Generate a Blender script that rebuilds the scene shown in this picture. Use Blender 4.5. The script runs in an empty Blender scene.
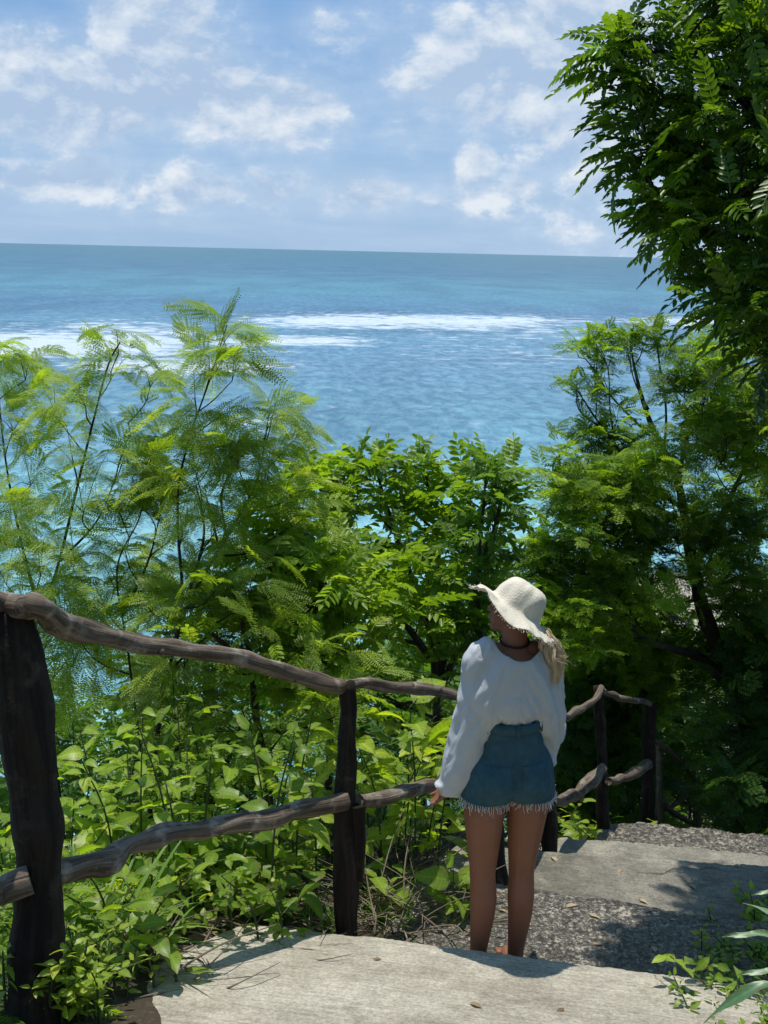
import bpy, math, random
import numpy as np
from mathutils import Vector, Matrix, noise as mnoise

R = math.radians
rnd = random.Random(7)
rng = np.random.default_rng(7)
scene = bpy.context.scene
C = scene.collection

# ------------------------------------------------------------------ camera
F_PX, PITCH, ROLL = 1150.0, R(12.8), R(1.3)
fwd = np.array([0, math.cos(PITCH), -math.sin(PITCH)])
r0 = np.array([1.0, 0, 0]); u0 = np.array([0, math.sin(PITCH), math.cos(PITCH)])
right = math.cos(ROLL) * r0 + math.sin(ROLL) * u0
upv = math.cos(ROLL) * u0 - math.sin(ROLL) * r0
cam_d = bpy.data.cameras.new('camera'); cam = bpy.data.objects.new('camera', cam_d); C.objects.link(cam)
m = Matrix.Identity(4)
for i in range(3):
    m[i][0], m[i][1], m[i][2] = right[i], upv[i], -fwd[i]
cam.matrix_world = m
cam_d.sensor_fit = 'VERTICAL'; cam_d.sensor_height = 36.0; cam_d.lens = 36.0 * F_PX / 1024
cam_d.clip_start = 0.05; cam_d.clip_end = 60000
scene.camera = cam

def ray(px, py): return fwd + (px - 384) / F_PX * right - (py - 512) / F_PX * upv
def P(px, py, D): return D * ray(px, py)
def PZ(px, py, z):
    d = ray(px, py); return d * (z / d[2])
def PY(px, py, y):
    d = ray(px, py); return d * (y / d[1])

# ------------------------------------------------------------------ light
SUN = np.array([-0.07, 0.15, 0.985]); SUN /= np.linalg.norm(SUN)
sun_el = math.asin(SUN[2]); sun_az = math.atan2(SUN[0], SUN[1])
sl = bpy.data.lights.new('sun', 'SUN'); sl.energy = 4.6; sl.angle = R(0.53); sl.color = (1.0, 0.955, 0.88)
so = bpy.data.objects.new('sun', sl); C.objects.link(so)
so.rotation_euler = Vector(SUN).to_track_quat('Z', 'Y').to_euler(); so.location = (0, 0, 30)
scene.view_settings.view_transform = 'Standard'; scene.view_settings.look = 'None'
scene.view_settings.gamma = 1.0; scene.view_settings.use_curve_mapping = False
scene.view_settings.exposure = 0.0
scene.render.engine = 'CYCLES'
cy = scene.cycles
cy.max_bounces = 7; cy.diffuse_bounces = 4; cy.glossy_bounces = 2; cy.transmission_bounces = 4; cy.transparent_max_bounces = 4
cy.use_denoising = True; cy.sample_clamp_indirect = 6
try: cy.denoising_prefilter = 'ACCURATE'
except Exception: pass

# ------------------------------------------------------------------ node helper
class NT:
    def __init__(s, tree): s.t = tree; s.t.nodes.clear()
    def n(s, typ, inp=None, **props):
        nd = s.t.nodes.new(typ)
        for k, v in props.items(): setattr(nd, k, v)
        for k, v in (inp or {}).items():
            sk = nd.inputs[k]
            if isinstance(v, bpy.types.NodeSocket): s.t.links.new(v, sk)
            else: sk.default_value = v
        return nd
    def m(s, op, a, b=None, c=None, clamp=False):
        nd = s.t.nodes.new('ShaderNodeMath'); nd.operation = op; nd.use_clamp = clamp
        for i, v in enumerate((a, b, c)):
            if v is None: continue
            if isinstance(v, bpy.types.NodeSocket): s.t.links.new(v, nd.inputs[i])
            else: nd.inputs[i].default_value = v
        return nd.outputs[0]
    def mix(s, fac, a, b, blend='MIX'):
        nd = s.t.nodes.new('ShaderNodeMix'); nd.data_type = 'RGBA'; nd.blend_type = blend
        for k, v in ((0, fac), (6, a), (7, b)):
            if isinstance(v, bpy.types.NodeSocket): s.t.links.new(v, nd.inputs[k])
            else: nd.inputs[k].default_value = (*v, 1) if isinstance(v, tuple) and len(v) == 3 else v
        return nd.outputs[2]
    def ramp(s, fac, stops, interp='LINEAR'):
        nd = s.t.nodes.new('ShaderNodeValToRGB'); cr = nd.color_ramp; cr.interpolation = interp
        while len(cr.elements) < len(stops): cr.elements.new(0.5)
        for e, (p, c) in zip(cr.elements, stops):
            e.position = p; e.color = (*c, 1) if len(c) == 3 else c
        s.t.links.new(fac, nd.inputs[0]); return nd.outputs[0]
    def noise(s, vec, scale, detail=4, rough=0.55, dist=0.0):
        return s.n('ShaderNodeTexNoise', {'Vector': vec, 'Scale': scale, 'Detail': detail, 'Roughness': rough, 'Distortion': dist}).outputs['Fac']
    def smooth(s, v, a, b):
        nd = s.n('ShaderNodeMapRange', {'Value': v, 'From Min': a, 'From Max': b, 'To Min': 0.0, 'To Max': 1.0}, interpolation_type='SMOOTHSTEP')
        return nd.outputs[0]

# ------------------------------------------------------------------ sky
W = bpy.data.worlds.new('World'); scene.world = W; W.use_nodes = True
w = NT(W.node_tree)
sky = w.n('ShaderNodeTexSky', sky_type='NISHITA', sun_disc=False, sun_elevation=sun_el, sun_rotation=sun_az, altitude=50.0, air_density=1.0, dust_density=0.6, ozone_density=2.5)
tc = w.n('ShaderNodeTexCoord').outputs['Generated']
sep = w.n('ShaderNodeSeparateXYZ', {0: tc})
yy = w.m('MAXIMUM', w.m('ABSOLUTE', sep.outputs[1]), 0.05)
az = w.m('DIVIDE', sep.outputs[0], yy); el = w.m('DIVIDE', sep.outputs[2], yy)
def sky_uv(px, py):
    d = ray(px, py); return d[0] / d[1], d[2] / d[1]
vec = w.n('ShaderNodeCombineXYZ', {0: az, 1: w.m('MULTIPLY', el, 1.5), 2: 0.37}).outputs[0]
n_big = w.noise(vec, 7.0, 9, 0.6, 0.25)
n_fin = w.noise(vec, 26.0, 8, 0.62, 0.1)
n_var = w.noise(vec, 3.1, 5, 0.55)
# cumulus: (px, py, half width, half height, strength)
blobs = [(0, 75, 75, 30, .7), (70, 100, 90, 30, .75), (150, 45, 42, 55, .8), (185, 85, 50, 32, .85), (245, 110, 70, 24, .75), (15, 125, 95, 20, .45), (140, 10, 28, 22, .55),
         (480, 70, 80, 55, .55), (590, 55, 90, 60, .8), (530, 110, 80, 30, .6), (640, 100, 90, 70, .8), (590, 5, 90, 30, .55),
         (25, 182, 60, 15, .6), (95, 180, 32, 18, .6), (170, 190, 45, 20, .6), (215, 192, 40, 14, .5), (272, 195, 28, 19, .55), (365, 195, 34, 15, .6), (350, 205, 42, 10, .4),
         (476, 165, 17, 22, .62), (482, 195, 36, 18, .5), (440, 200, 24, 9, .4), (520, 192, 24, 14, .5), (320, 25, 22, 14, .28), (410, 132, 60, 6, .25)]
tot = None
for (bx, by, rx, ry, st) in blobs:
    a0, e0 = sky_uv(bx, by)
    dx = w.m('MULTIPLY', w.m('SUBTRACT', az, a0), F_PX / rx / 1.5); dy = w.m('MULTIPLY', w.m('SUBTRACT', el, e0), F_PX / ry / 1.45)
    d2 = w.m('ADD', w.m('MULTIPLY', dx, dx), w.m('MULTIPLY', dy, dy))
    g = w.m('MULTIPLY', w.m('EXPONENT', w.m('MULTIPLY', d2, -0.9)), min(1.2, .2 + st * 1.3))
    tot = g if tot is None else w.m('MAXIMUM', tot, g)
dens = w.m('ADD', tot, w.m('MULTIPLY', w.m('SUBTRACT', n_big, 0.5), 1.5))
dens = w.m('ADD', dens, w.m('MULTIPLY', w.m('SUBTRACT', n_fin, 0.5), 1.7))
cum = w.smooth(dens, 0.42, 0.82)
# thin stratus veils
vec2 = w.n('ShaderNodeCombineXYZ', {0: w.m('MULTIPLY', az, 1.3), 1: w.m('MULTIPLY', el, 11.0), 2: 0.9}).outputs[0]
veil = w.m('MULTIPLY', w.smooth(w.noise(vec2, 3.2, 7, 0.6, 0.3), 0.34, 0.66), 0.4)
lowband = w.m('SUBTRACT', 1.0, w.smooth(el, 0.0, 0.20))
veil = w.m('MULTIPLY', veil, w.m('ADD', 0.35, w.m('MULTIPLY', lowband, 0.65)))
vup = w.n('ShaderNodeVectorMath', {0: vec, 1: (-.006, .022, 0)}, operation='ADD').outputs[0]
relief = w.m('ADD', w.m('MULTIPLY', w.m('SUBTRACT', n_big, w.noise(vup, 7.0, 9, 0.6, 0.25)), 5.0), w.m('MULTIPLY', w.m('SUBTRACT', n_fin, w.noise(vup, 26.0, 8, 0.62, 0.1)), 1.6))
shade = w.m('ADD', w.m('ADD', .42, relief), w.m('MULTIPLY', w.m('SUBTRACT', n_var, .5), 1.2), clamp=True)
ccol = w.mix(shade, (4.2, 5.6, 7.6), (7.9, 8.5, 9.2))
blue = w.mix(w.smooth(el, 0.0, 0.24), (3.5, 5.4, 8.0), (1.85, 3.9, 7.3))
skyc = w.mix(0.88, sky.outputs[0], blue)
soft = w.m('MULTIPLY', w.smooth(w.m('ADD', w.m('MULTIPLY', tot, 1.1), w.m('MULTIPLY', w.m('SUBTRACT', n_big, 0.5), 1.6)), -0.05, 0.95), 0.7)
c1 = w.mix(veil, skyc, (5.6, 7.0, 8.8))
c1 = w.mix(soft, c1, w.mix(w.smooth(n_fin, .35, .65), (4.3, 5.8, 7.8), (6.6, 7.7, 9.0)))
c2 = w.mix(w.m('MULTIPLY', cum, 0.93), c1, ccol)
up_only = w.smooth(el, -0.02, 0.0)
bg = w.n('ShaderNodeBackground', {'Color': w.mix(up_only, sky.outputs[0], c2), 'Strength': 0.1})
w.t.links.new(bg.outputs[0], w.n('ShaderNodeOutputWorld').inputs[0])

# ------------------------------------------------------------------ materials
def mat(name):
    mt = bpy.data.materials.new(name); mt.use_nodes = True; return mt, NT(mt.node_tree)
def out(nt, sh): nt.t.links.new(sh, nt.n('ShaderNodeOutputMaterial').inputs[0])
def pos(nt): return nt.n('ShaderNodeNewGeometry').outputs['Position']
def objc(nt): return nt.n('ShaderNodeTexCoord').outputs['Object']
def scaled(nt, v, s): return nt.n('ShaderNodeMapping', {'Vector': v, 'Scale': s}).outputs[0]
def bump(nt, h, st, dist): return nt.n('ShaderNodeBump', {'Height': h, 'Strength': st, 'Distance': dist}).outputs[0]

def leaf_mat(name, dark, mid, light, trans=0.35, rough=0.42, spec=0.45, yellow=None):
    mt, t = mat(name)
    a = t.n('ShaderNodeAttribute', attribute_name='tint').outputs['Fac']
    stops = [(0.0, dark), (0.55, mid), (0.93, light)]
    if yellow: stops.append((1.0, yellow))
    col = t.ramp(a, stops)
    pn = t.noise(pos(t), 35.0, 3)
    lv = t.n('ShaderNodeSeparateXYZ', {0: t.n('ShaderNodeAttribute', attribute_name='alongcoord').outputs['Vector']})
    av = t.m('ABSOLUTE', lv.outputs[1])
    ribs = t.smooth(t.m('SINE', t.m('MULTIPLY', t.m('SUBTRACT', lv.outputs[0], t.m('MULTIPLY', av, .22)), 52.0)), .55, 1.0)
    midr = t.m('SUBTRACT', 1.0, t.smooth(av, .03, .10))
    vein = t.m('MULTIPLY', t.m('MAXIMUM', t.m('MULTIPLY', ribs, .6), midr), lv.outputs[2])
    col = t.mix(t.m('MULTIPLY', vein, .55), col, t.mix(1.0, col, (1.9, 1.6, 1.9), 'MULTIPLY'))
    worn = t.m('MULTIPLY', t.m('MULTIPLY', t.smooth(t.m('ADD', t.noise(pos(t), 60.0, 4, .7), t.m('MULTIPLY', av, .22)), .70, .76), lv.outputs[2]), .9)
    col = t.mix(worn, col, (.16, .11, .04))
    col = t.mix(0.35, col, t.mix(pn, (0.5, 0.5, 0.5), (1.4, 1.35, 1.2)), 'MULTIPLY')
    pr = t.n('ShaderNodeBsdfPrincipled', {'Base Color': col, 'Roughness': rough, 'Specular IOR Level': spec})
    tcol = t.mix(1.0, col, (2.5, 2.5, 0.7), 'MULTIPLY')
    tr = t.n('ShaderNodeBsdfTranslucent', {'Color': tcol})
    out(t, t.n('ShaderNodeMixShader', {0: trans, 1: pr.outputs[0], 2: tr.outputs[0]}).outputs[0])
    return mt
M = {}
M['feather'] = leaf_mat('feathery_leaf', (.09, .14, .022), (.20, .29, .038), (.30, .38, .055), .46, .5, .3, yellow=(.33, .38, .06))
M['pinnate'] = leaf_mat('pinnate_leaf', (.055, .11, .016), (.16, .26, .026), (.26, .365, .038), .42, .42, .4, yellow=(.27, .36, .04))
M['rightfeather'] = leaf_mat('right_feathery_leaf', (.036, .08, .016), (.12, .20, .022), (.25, .37, .032), .4, .5, .3, yellow=(.25, .38, .035))
M['overhang'] = leaf_mat('overhang_leaf', (.02, .05, .010), (.07, .135, .014), (.15, .25, .022), .36, .38, .4, yellow=(.18, .31, .03))
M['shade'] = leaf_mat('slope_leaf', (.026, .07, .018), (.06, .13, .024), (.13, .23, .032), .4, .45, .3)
M['under'] = leaf_mat('undergrowth_leaf', (.04, .09, .016), (.12, .205, .026), (.23, .34, .035), .42, .42, .35, yellow=(.33, .40, .05))
M['broad'] = leaf_mat('broad_leaf', (.05, .115, .018), (.14, .24, .026), (.25, .36, .04), .42, .42, .35, yellow=(.34, .42, .05))
M['glossy'] = leaf_mat('glossy_leaf', (.03, .09, .035), (.07, .16, .07), (.16, .27, .15), .25, .4, .5)
M['grass'] = leaf_mat('grass_blade', (.06, .14, .03), (.11, .22, .04), (.2, .32, .06), .4, .45, .3, yellow=(.36, .36, .1))
M['dry'] = leaf_mat('dry_leaf', (.10, .07, .04), (.2, .15, .09), (.36, .29, .19), .1, .7, .2)

def bark_mat(name, c1, c2, c3, sc=1.0, bs=0.6):
    mt, t = mat(name); o = objc(t)
    v = t.n('ShaderNodeAttribute', attribute_name='alongcoord').outputs['Vector']
    n1 = t.noise(scaled(t, v, (3.0 * sc, 40 * sc, 1)), 1.0, 6, 0.6, 0.6)
    n2 = t.noise(o, 9 * sc, 5, 0.65)
    n3 = t.noise(o, 60 * sc, 4, 0.6)
    col = t.mix(t.smooth(n1, .35, .68), c1, c2)
    col = t.mix(t.m('MULTIPLY', t.smooth(n2, .52, .72), .75), col, c3)
    col = t.mix(.5, col, t.mix(n3, (.45, .45, .45), (1.5, 1.5, 1.5)), 'MULTIPLY')
    h = t.m('ADD', t.m('MULTIPLY', n1, 1.0), t.m('MULTIPLY', n3, .35))
    pr = t.n('ShaderNodeBsdfPrincipled', {'Base Color': col, 'Roughness': .85, 'Specular IOR Level': .25, 'Normal': bump(t, h, bs, .012)})
    out(t, pr.outputs[0]); return mt
M['rail'] = bark_mat('weathered_rail_wood', (.065, .045, .032), (.22, .175, .13), (.40, .355, .29), 1.0, .7)
M['post'] = bark_mat('dark_post_wood', (.010, .007, .005), (.030, .021, .015), (.07, .055, .042), 1.0, 1.0)
M['bark'] = bark_mat('tree_bark', (.03, .024, .018), (.07, .055, .042), (.11, .095, .075), 1.4, .5)
M['stemg'] = bark_mat('green_stem', (.05, .07, .025), (.09, .11, .04), (.12, .12, .06), 2, .2)
M['twig'] = bark_mat('dry_twig', (.12, .09, .06), (.28, .23, .17), (.4, .34, .26), 2, .3)

def concrete(name, base, rough_k, dark, speck=0.0):
    mt, t = mat(name); p = pos(t)
    # brush lines run along the step edge
    brush = t.noise(scaled(t, t.n('ShaderNodeMapping', {'Vector': p, 'Rotation': (0, 0, R(10))}).outputs[0], (5, 70, 5)), 1.0, 6, .72, .2)
    big = t.noise(p, 1.8, 6, .62, .4); mid = t.noise(p, 9, 6, .65); fine = t.noise(p, 75, 6, .8)
    vor = t.n('ShaderNodeTexVoronoi', {'Vector': p, 'Scale': 55.0, 'Randomness': 1.0}, feature='F1').outputs['Distance']
    col = t.mix(t.smooth(big, .36, .66), dark, base)
    stn = t.smooth(t.noise(p, 5.5, 7, .75, .5), .5, .64)
    col = t.mix(t.m('MULTIPLY', stn, .42), col, tuple(c * .55 for c in dark))
    col = t.mix(t.m('MULTIPLY', t.smooth(mid, .45, .75), .5), col, tuple(min(1, c * 1.35) for c in base))
    col = t.mix(.6, col, t.mix(t.smooth(fine, .25, .75), (.3, .3, .29), (1.7, 1.7, 1.68)), 'MULTIPLY')
    col = t.mix(.34 if not speck else .1, col, t.mix(t.smooth(brush, .3, .7), (.5, .49, .47), (1.5, 1.5, 1.48)), 'MULTIPLY')
    h = t.m('ADD', t.m('MULTIPLY', brush, .5 if not speck else .2), t.m('MULTIPLY', fine, .35))
    if speck:
        peb = t.m('MULTIPLY', t.smooth(t.m('ADD', t.noise(p, 60, 5, .75), t.m('MULTIPLY', t.noise(p, 12, 5, .7), .7)), .80, .96), speck)
        pit = t.smooth(t.noise(p, 38, 6, .8), .5, .36)
        col = t.mix(peb, col, (.37, .335, .27))
        col = t.mix(t.m('MULTIPLY', pit, .5), col, (.06, .056, .048))
        h = t.m('ADD', h, t.m('SUBTRACT', t.m('MULTIPLY', peb, .9), t.m('MULTIPLY', pit, .9)))
    moss = t.smooth(t.noise(p, 3.7, 6, .7), .6, .8)
    col = t.mix(t.m('MULTIPLY', moss, .35), col, (.09, .10, .06))
    cr = t.n('ShaderNodeTexVoronoi', {'Vector': t.n('ShaderNodeVectorMath', {0: p, 1: t.n('ShaderNodeVectorMath', {0: t.n('ShaderNodeTexNoise', {'Vector': p, 'Scale': 5.0, 'Detail': 4.0}).outputs['Color'], 'Scale': .25}, operation='SCALE').outputs[0]}, operation='ADD').outputs[0], 'Scale': .9}, feature='DISTANCE_TO_EDGE').outputs['Distance']
    crk = t.m('MULTIPLY', t.m('MULTIPLY', t.m('SUBTRACT', 1.0, t.smooth(cr, .0015, .006)), .5), t.smooth(t.noise(p, 1.1, 3), .5, .62))
    col = t.mix(crk, col, (.03, .03, .028))
    h = t.m('SUBTRACT', h, crk)
    pr = t.n('ShaderNodeBsdfPrincipled', {'Base Color': col, 'Roughness': .9, 'Specular IOR Level': .2, 'Normal': bump(t, h, rough_k, .02)})
    out(t, pr.outputs[0]); return mt
M['slab'] = concrete('brushed_concrete', (.52, .475, .39), 1.0, (.37, .335, .265))
M['rough'] = concrete('exposed_aggregate', (.38, .34, .28), 1.0, (.23, .208, .17), .75)
M['grey'] = concrete('worn_grey_concrete', (.27, .25, .205), 1.0, (.16, .149, .122))
M['pale'] = concrete('pale_worn_concrete', (.34, .315, .26), 1.0, (.22, .205, .17))

mt, t = mat('soil_and_sand'); p = pos(t)
sx = t.n('ShaderNodeSeparateXYZ', {0: p})
n1 = t.noise(p, 3, 6, .6); n2 = t.noise(p, 40, 5, .7)
col = t.mix(n1, (.035, .03, .022), (.10, .08, .055)); col = t.mix(t.smooth(n2, .5, .75), col, (.16, .13, .09))
col = t.mix(t.smooth(t.noise(p, .25, 5), .45, .6), col, (.035, .07, .02))
sand = t.m('SUBTRACT', 1.0, t.smooth(sx.outputs[2], -44.0, -43.2))
col = t.mix(sand, col, (.46, .40, .34))
out(t, t.n('ShaderNodeBsdfPrincipled', {'Base Color': col, 'Roughness': .95, 'Specular IOR Level': .1, 'Normal': bump(t, t.m('ADD', n1, n2), .8, .04)}).outputs[0]); M['soil'] = mt

# sea ---------------------------------------------------------------
SEA = -45.0
mt, t = mat('sea_water'); p = pos(t)
sx = t.n('ShaderNodeSeparateXYZ', {0: p}); X, Y = sx.outputs[0], t.m('MAXIMUM', sx.outputs[1], 20.0)
q = t.m('DIVIDE', -SEA, Y); u = t.m('DIVIDE', X, Y)
def sea_uv(px, py):
    d = ray(px, py); return d[0] / d[1], -d[2] / d[1]
wob = t.m('MULTIPLY', t.m('SUBTRACT', t.noise(scaled(t, p, (.0035, .012, 1)), 1.0, 5, .6), .5), t.m('MULTIPLY', q, .35))
qq = t.m('MULTIPLY', t.m('ADD', q, wob), 3.2)
def sq(py): return min(1.0, max(0.0, sea_uv(384, py)[1] * 3.2))
deep = t.ramp(qq, [(0.0, (.045, .15, .19)), (sq(258), (.045, .145, .20)), (sq(272), (.05, .15, .23)), (sq(285), (.065, .205, .28)), (sq(298), (.07, .22, .31)),
                   (sq(308), (.06, .17, .28)), (sq(330), (.09, .23, .34)), (sq(360), (.10, .235, .35)), (sq(400), (.105, .26, .36)), (sq(450), (.12, .30, .40)), (sq(500), (.17, .42, .49)), (min(.999, sq(560)), (.23, .52, .57))])
wv1 = t.noise(scaled(t, p, (.22, .10, 1)), 1.0, 9, .72, .5)
wv2 = t.noise(scaled(t, p, (.7, .4, 1)), 1.0, 5, .7, .2)
col = t.mix(t.smooth(wv1, .36, .64), t.mix(1.0, deep, (.62, .72, .80), 'MULTIPLY'), t.mix(1.0, deep, (1.5, 1.32, 1.2), 'MULTIPLY'))
foams = [(230, 590, 321, 4.5, 1.0), (250, 600, 326, 3, .7), (360, 560, 317, 3, .5), (-60, 200, 345, 10, 1.1), (60, 150, 328, 6, .7), (90, 200, 335, 9, .75), (180, 380, 341, 3.4, .95), (60, 290, 367, 5, .95), (110, 210, 360, 6, .5),
         (380, 640, 337, 4, .38), (400, 620, 352, 6, .36), (-40, 60, 352, 7, .7), (225, 310, 420, 7, .5), (600, 900, 322, 4, .8), (-300, -20, 335, 7, .9), (430, 600, 362, 4, .26), (240, 300, 352, 3, .4), (700, 1000, 345, 6, .6), (500, 620, 332, 3, .5)]
fn = t.noise(scaled(t, p, (.07, .09, 1)), 1.0, 10, .74, .8)
fn2 = t.noise(scaled(t, p, (.012, .02, 1)), 1.0, 4, .5)
tot = None
for (x0, x1, py, hw, st) in foams:
    a0, q0 = sea_uv((x0 + x1) / 2, py); a1, q1 = sea_uv(x1, py)
    ha = abs(a1 - a0); slope = (q1 - q0) / (a1 - a0)
    dx = t.m('DIVIDE', t.m('SUBTRACT', u, a0), ha)
    line = t.m('ADD', q0, t.m('MULTIPLY', t.m('SUBTRACT', u, a0), slope))
    line = t.m('ADD', line, t.m('MULTIPLY', t.m('SUBTRACT', fn2, .5), .011))
    dy = t.m('DIVIDE', t.m('SUBTRACT', q, line), hw * 1.55 / F_PX)
    dx2 = t.m('POWER', t.m('ABSOLUTE', dx), 4.0)
    g = t.m('MULTIPLY', t.m('EXPONENT', t.m('MULTIPLY', t.m('ADD', dx2, t.m('MULTIPLY', dy, dy)), -1.0)), st)
    tot = g if tot is None else t.m('MAXIMUM', tot, g)
foam = t.smooth(t.m('ADD', tot, t.m('MULTIPLY', t.m('SUBTRACT', fn, .5), 3.6)), .26, .92)
zone = t.m('MULTIPLY', t.smooth(q, .055, .07), t.m('SUBTRACT', 1.0, t.smooth(q, .12, .2)))
caps = t.m('MULTIPLY', t.m('MULTIPLY', t.smooth(t.noise(scaled(t, p, (.09, .08, 1)), 1.0, 8, .75, .8), .565, .70), zone), .42)
caps2 = t.m('MULTIPLY', t.smooth(t.noise(scaled(t, p, (.35, .22, 1)), 1.0, 6, .75, .4), .62, .74), .22)
foam = t.m('MAXIMUM', t.m('MAXIMUM', foam, caps), caps2)
wv0 = t.noise(scaled(t, p, (.012, .0045, 1)), 1.0, 6, .65, .6)
col = t.mix(.5, col, t.mix(t.smooth(wv0, .35, .65), (.58, .58, .62), (1.22, 1.14, 1.08)), 'MULTIPLY')
swell = t.m('MULTIPLY', t.m('MULTIPLY', t.smooth(t.noise(scaled(t, p, (.005, .045, 1)), 1.0, 4, .5, .6), .56, .64), t.smooth(q, .03, .06)), .38)
col = t.mix(swell, col, t.mix(1.0, col, (.55, .66, .74), 'MULTIPLY'))
col = t.mix(foam, col, (.52, .60, .65))
h = t.m('ADD', t.m('MULTIPLY', wv1, 1.0), t.m('MULTIPLY', wv2, .3))
pr = t.n('ShaderNodeBsdfPrincipled', {'Base Color': col, 'Roughness': t.m('ADD', .32, t.m('MULTIPLY', foam, .5)), 'IOR': 1.33, 'Specular IOR Level': .3, 'Normal': bump(t, h, .75, 2.2)})
out(t, pr.outputs[0]); M['sea'] = mt

# cloth, skin, hair --------------------------------------------------
def simple(name, col, rough=.8, spec=.3, bsc=None, bst=.3, var=.3, trans=None, sss=0, bd=.002, stretch=(1, 1, 1)):
    mt, t = mat(name); o = objc(t)
    n1 = t.noise(scaled(t, o, stretch), bsc or 40, 4, .6)
    c = t.mix(var, (*col,), t.mix(n1, (.4, .4, .4), (1.6, 1.6, 1.6)), 'MULTIPLY') if var else None
    c = t.mix(var, col, t.mix(1.0, t.mix(n1, (.4, .4, .4), (1.6, 1.6, 1.6)), col, 'MULTIPLY'))
    pr = t.n('ShaderNodeBsdfPrincipled', {'Base Color': c, 'Roughness': rough, 'Specular IOR Level': spec, 'Subsurface Weight': sss, 'Subsurface Radius': (.012, .005, .003), 'Subsurface Scale': 1.0, 'Normal': bump(t, n1, bst, bd)})
    sh = pr.outputs[0]
    if trans:
        tr = t.n('ShaderNodeBsdfTranslucent', {'Color': (*trans, 1)})
        sh = t.n('ShaderNodeMixShader', {0: .22, 1: sh, 2: tr.outputs[0]}).outputs[0]
    out(t, sh); return mt
M['skin'] = simple('tanned_skin', (.245, .102, .060), .5, .3, 14, .08, .3, sss=.12)
M['linen'] = simple('white_linen', (.60, .62, .64), .85, .15, 300, .5, .07, trans=(.85, .87, .9))
M['denim'] = simple('blue_denim', (.036, .088, .115), .85, .2, 28, .5, .8)
M['fray'] = simple('frayed_cotton', (.72, .74, .74), .9, .1, 200, .2, .1)
M['hat'] = simple('cream_crochet_cotton', (.68, .625, .51), .9, .1, 160, 1.0, .22, bd=.004)
M['hair'] = simple('blond_hair', (.74, .57, .37), .45, .5, 40, .3, .55, stretch=(6, 6, .6))
M['hairdark'] = simple('dark_hair', (.13, .075, .04), .5, .4, 60, .3, .5, stretch=(6, 6, .6))  # hair cap under the hat, darker brown than the ponytail
M['black'] = simple('black_cord', (.012, .012, .012), .7, .3, 50, .2, .1)
M['eye'] = simple('eye', (.35, .33, .3), .5, .2, 50, 0, .05)
M['lip'] = simple('lip', (.33, .11, .085), .5, .35, 50, 0, .05)

# ------------------------------------------------------------------ scene graph helpers
def tag(o, label=None, cat=None, group=None, kind=None):
    for k, v in (('label', label), ('category', cat), ('group', group), ('kind', kind)):
        if v: o[k] = v
    return o
def thing(name, label, cat, loc=(0, 0, 0), group=None, kind=None):
    o = bpy.data.objects.new(name, None); C.objects.link(o); o.location = [float(a) for a in loc]
    o.empty_display_size = .1
    return tag(o, label, cat, group, kind)
def mesh_obj(name, V, Fq, mats, parent=None, tint=None, along=None, mi=None, smooth=False, tri=None):
    """quads (n,4) and optional triangles (m,3); world coordinates; origin moved to the parent"""
    V = np.asarray(V, dtype=np.float64).reshape(-1, 3)
    if parent is not None and not isinstance(parent, bool): V = V - np.array(root_loc(parent))
    me = bpy.data.meshes.new(name)
    Fq = np.asarray(Fq, dtype=np.int64).reshape(-1, 4)
    nt = 0 if tri is None else len(tri)
    loops = np.concatenate([Fq.ravel(), np.asarray(tri).ravel()]) if nt else Fq.ravel()
    starts = np.concatenate([np.arange(len(Fq)) * 4, len(Fq) * 4 + np.arange(nt) * 3]) if nt else np.arange(len(Fq)) * 4
    me.vertices.add(len(V)); me.vertices.foreach_set('co', V.astype(np.float32).ravel())
    me.loops.add(len(loops)); me.loops.foreach_set('vertex_index', loops.astype(np.int32))
    me.polygons.add(len(starts)); me.polygons.foreach_set('loop_start', starts.astype(np.int32))
    me.update(calc_edges=True)
    for mm in (mats if isinstance(mats, (list, tuple)) else [mats]): me.materials.append(mm)
    if mi is not None: me.polygons.foreach_set('material_index', np.asarray(mi, dtype=np.int32))
    if tint is not None:
        a = me.attributes.new('tint', 'FLOAT', 'POINT'); a.data.foreach_set('value', np.asarray(tint, dtype=np.float32))
    if along is not None:
        a = me.attributes.new('alongcoord', 'FLOAT_VECTOR', 'POINT'); a.data.foreach_set('vector', np.asarray(along, dtype=np.float32).ravel())
    if smooth: me.polygons.foreach_set('use_smooth', np.ones(len(starts), dtype=bool))
    me.validate(); me.update()
    o = bpy.data.objects.new(name, me); C.objects.link(o)
    if parent is not None: o.parent = parent
    return o
def root_loc(o):
    l = np.zeros(3)
    while o is not None: l += np.array(o.location); o = o.parent
    return l
def norm(a, ax=-1): return a / np.maximum(1e-9, np.linalg.norm(a, axis=ax, keepdims=True))

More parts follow.
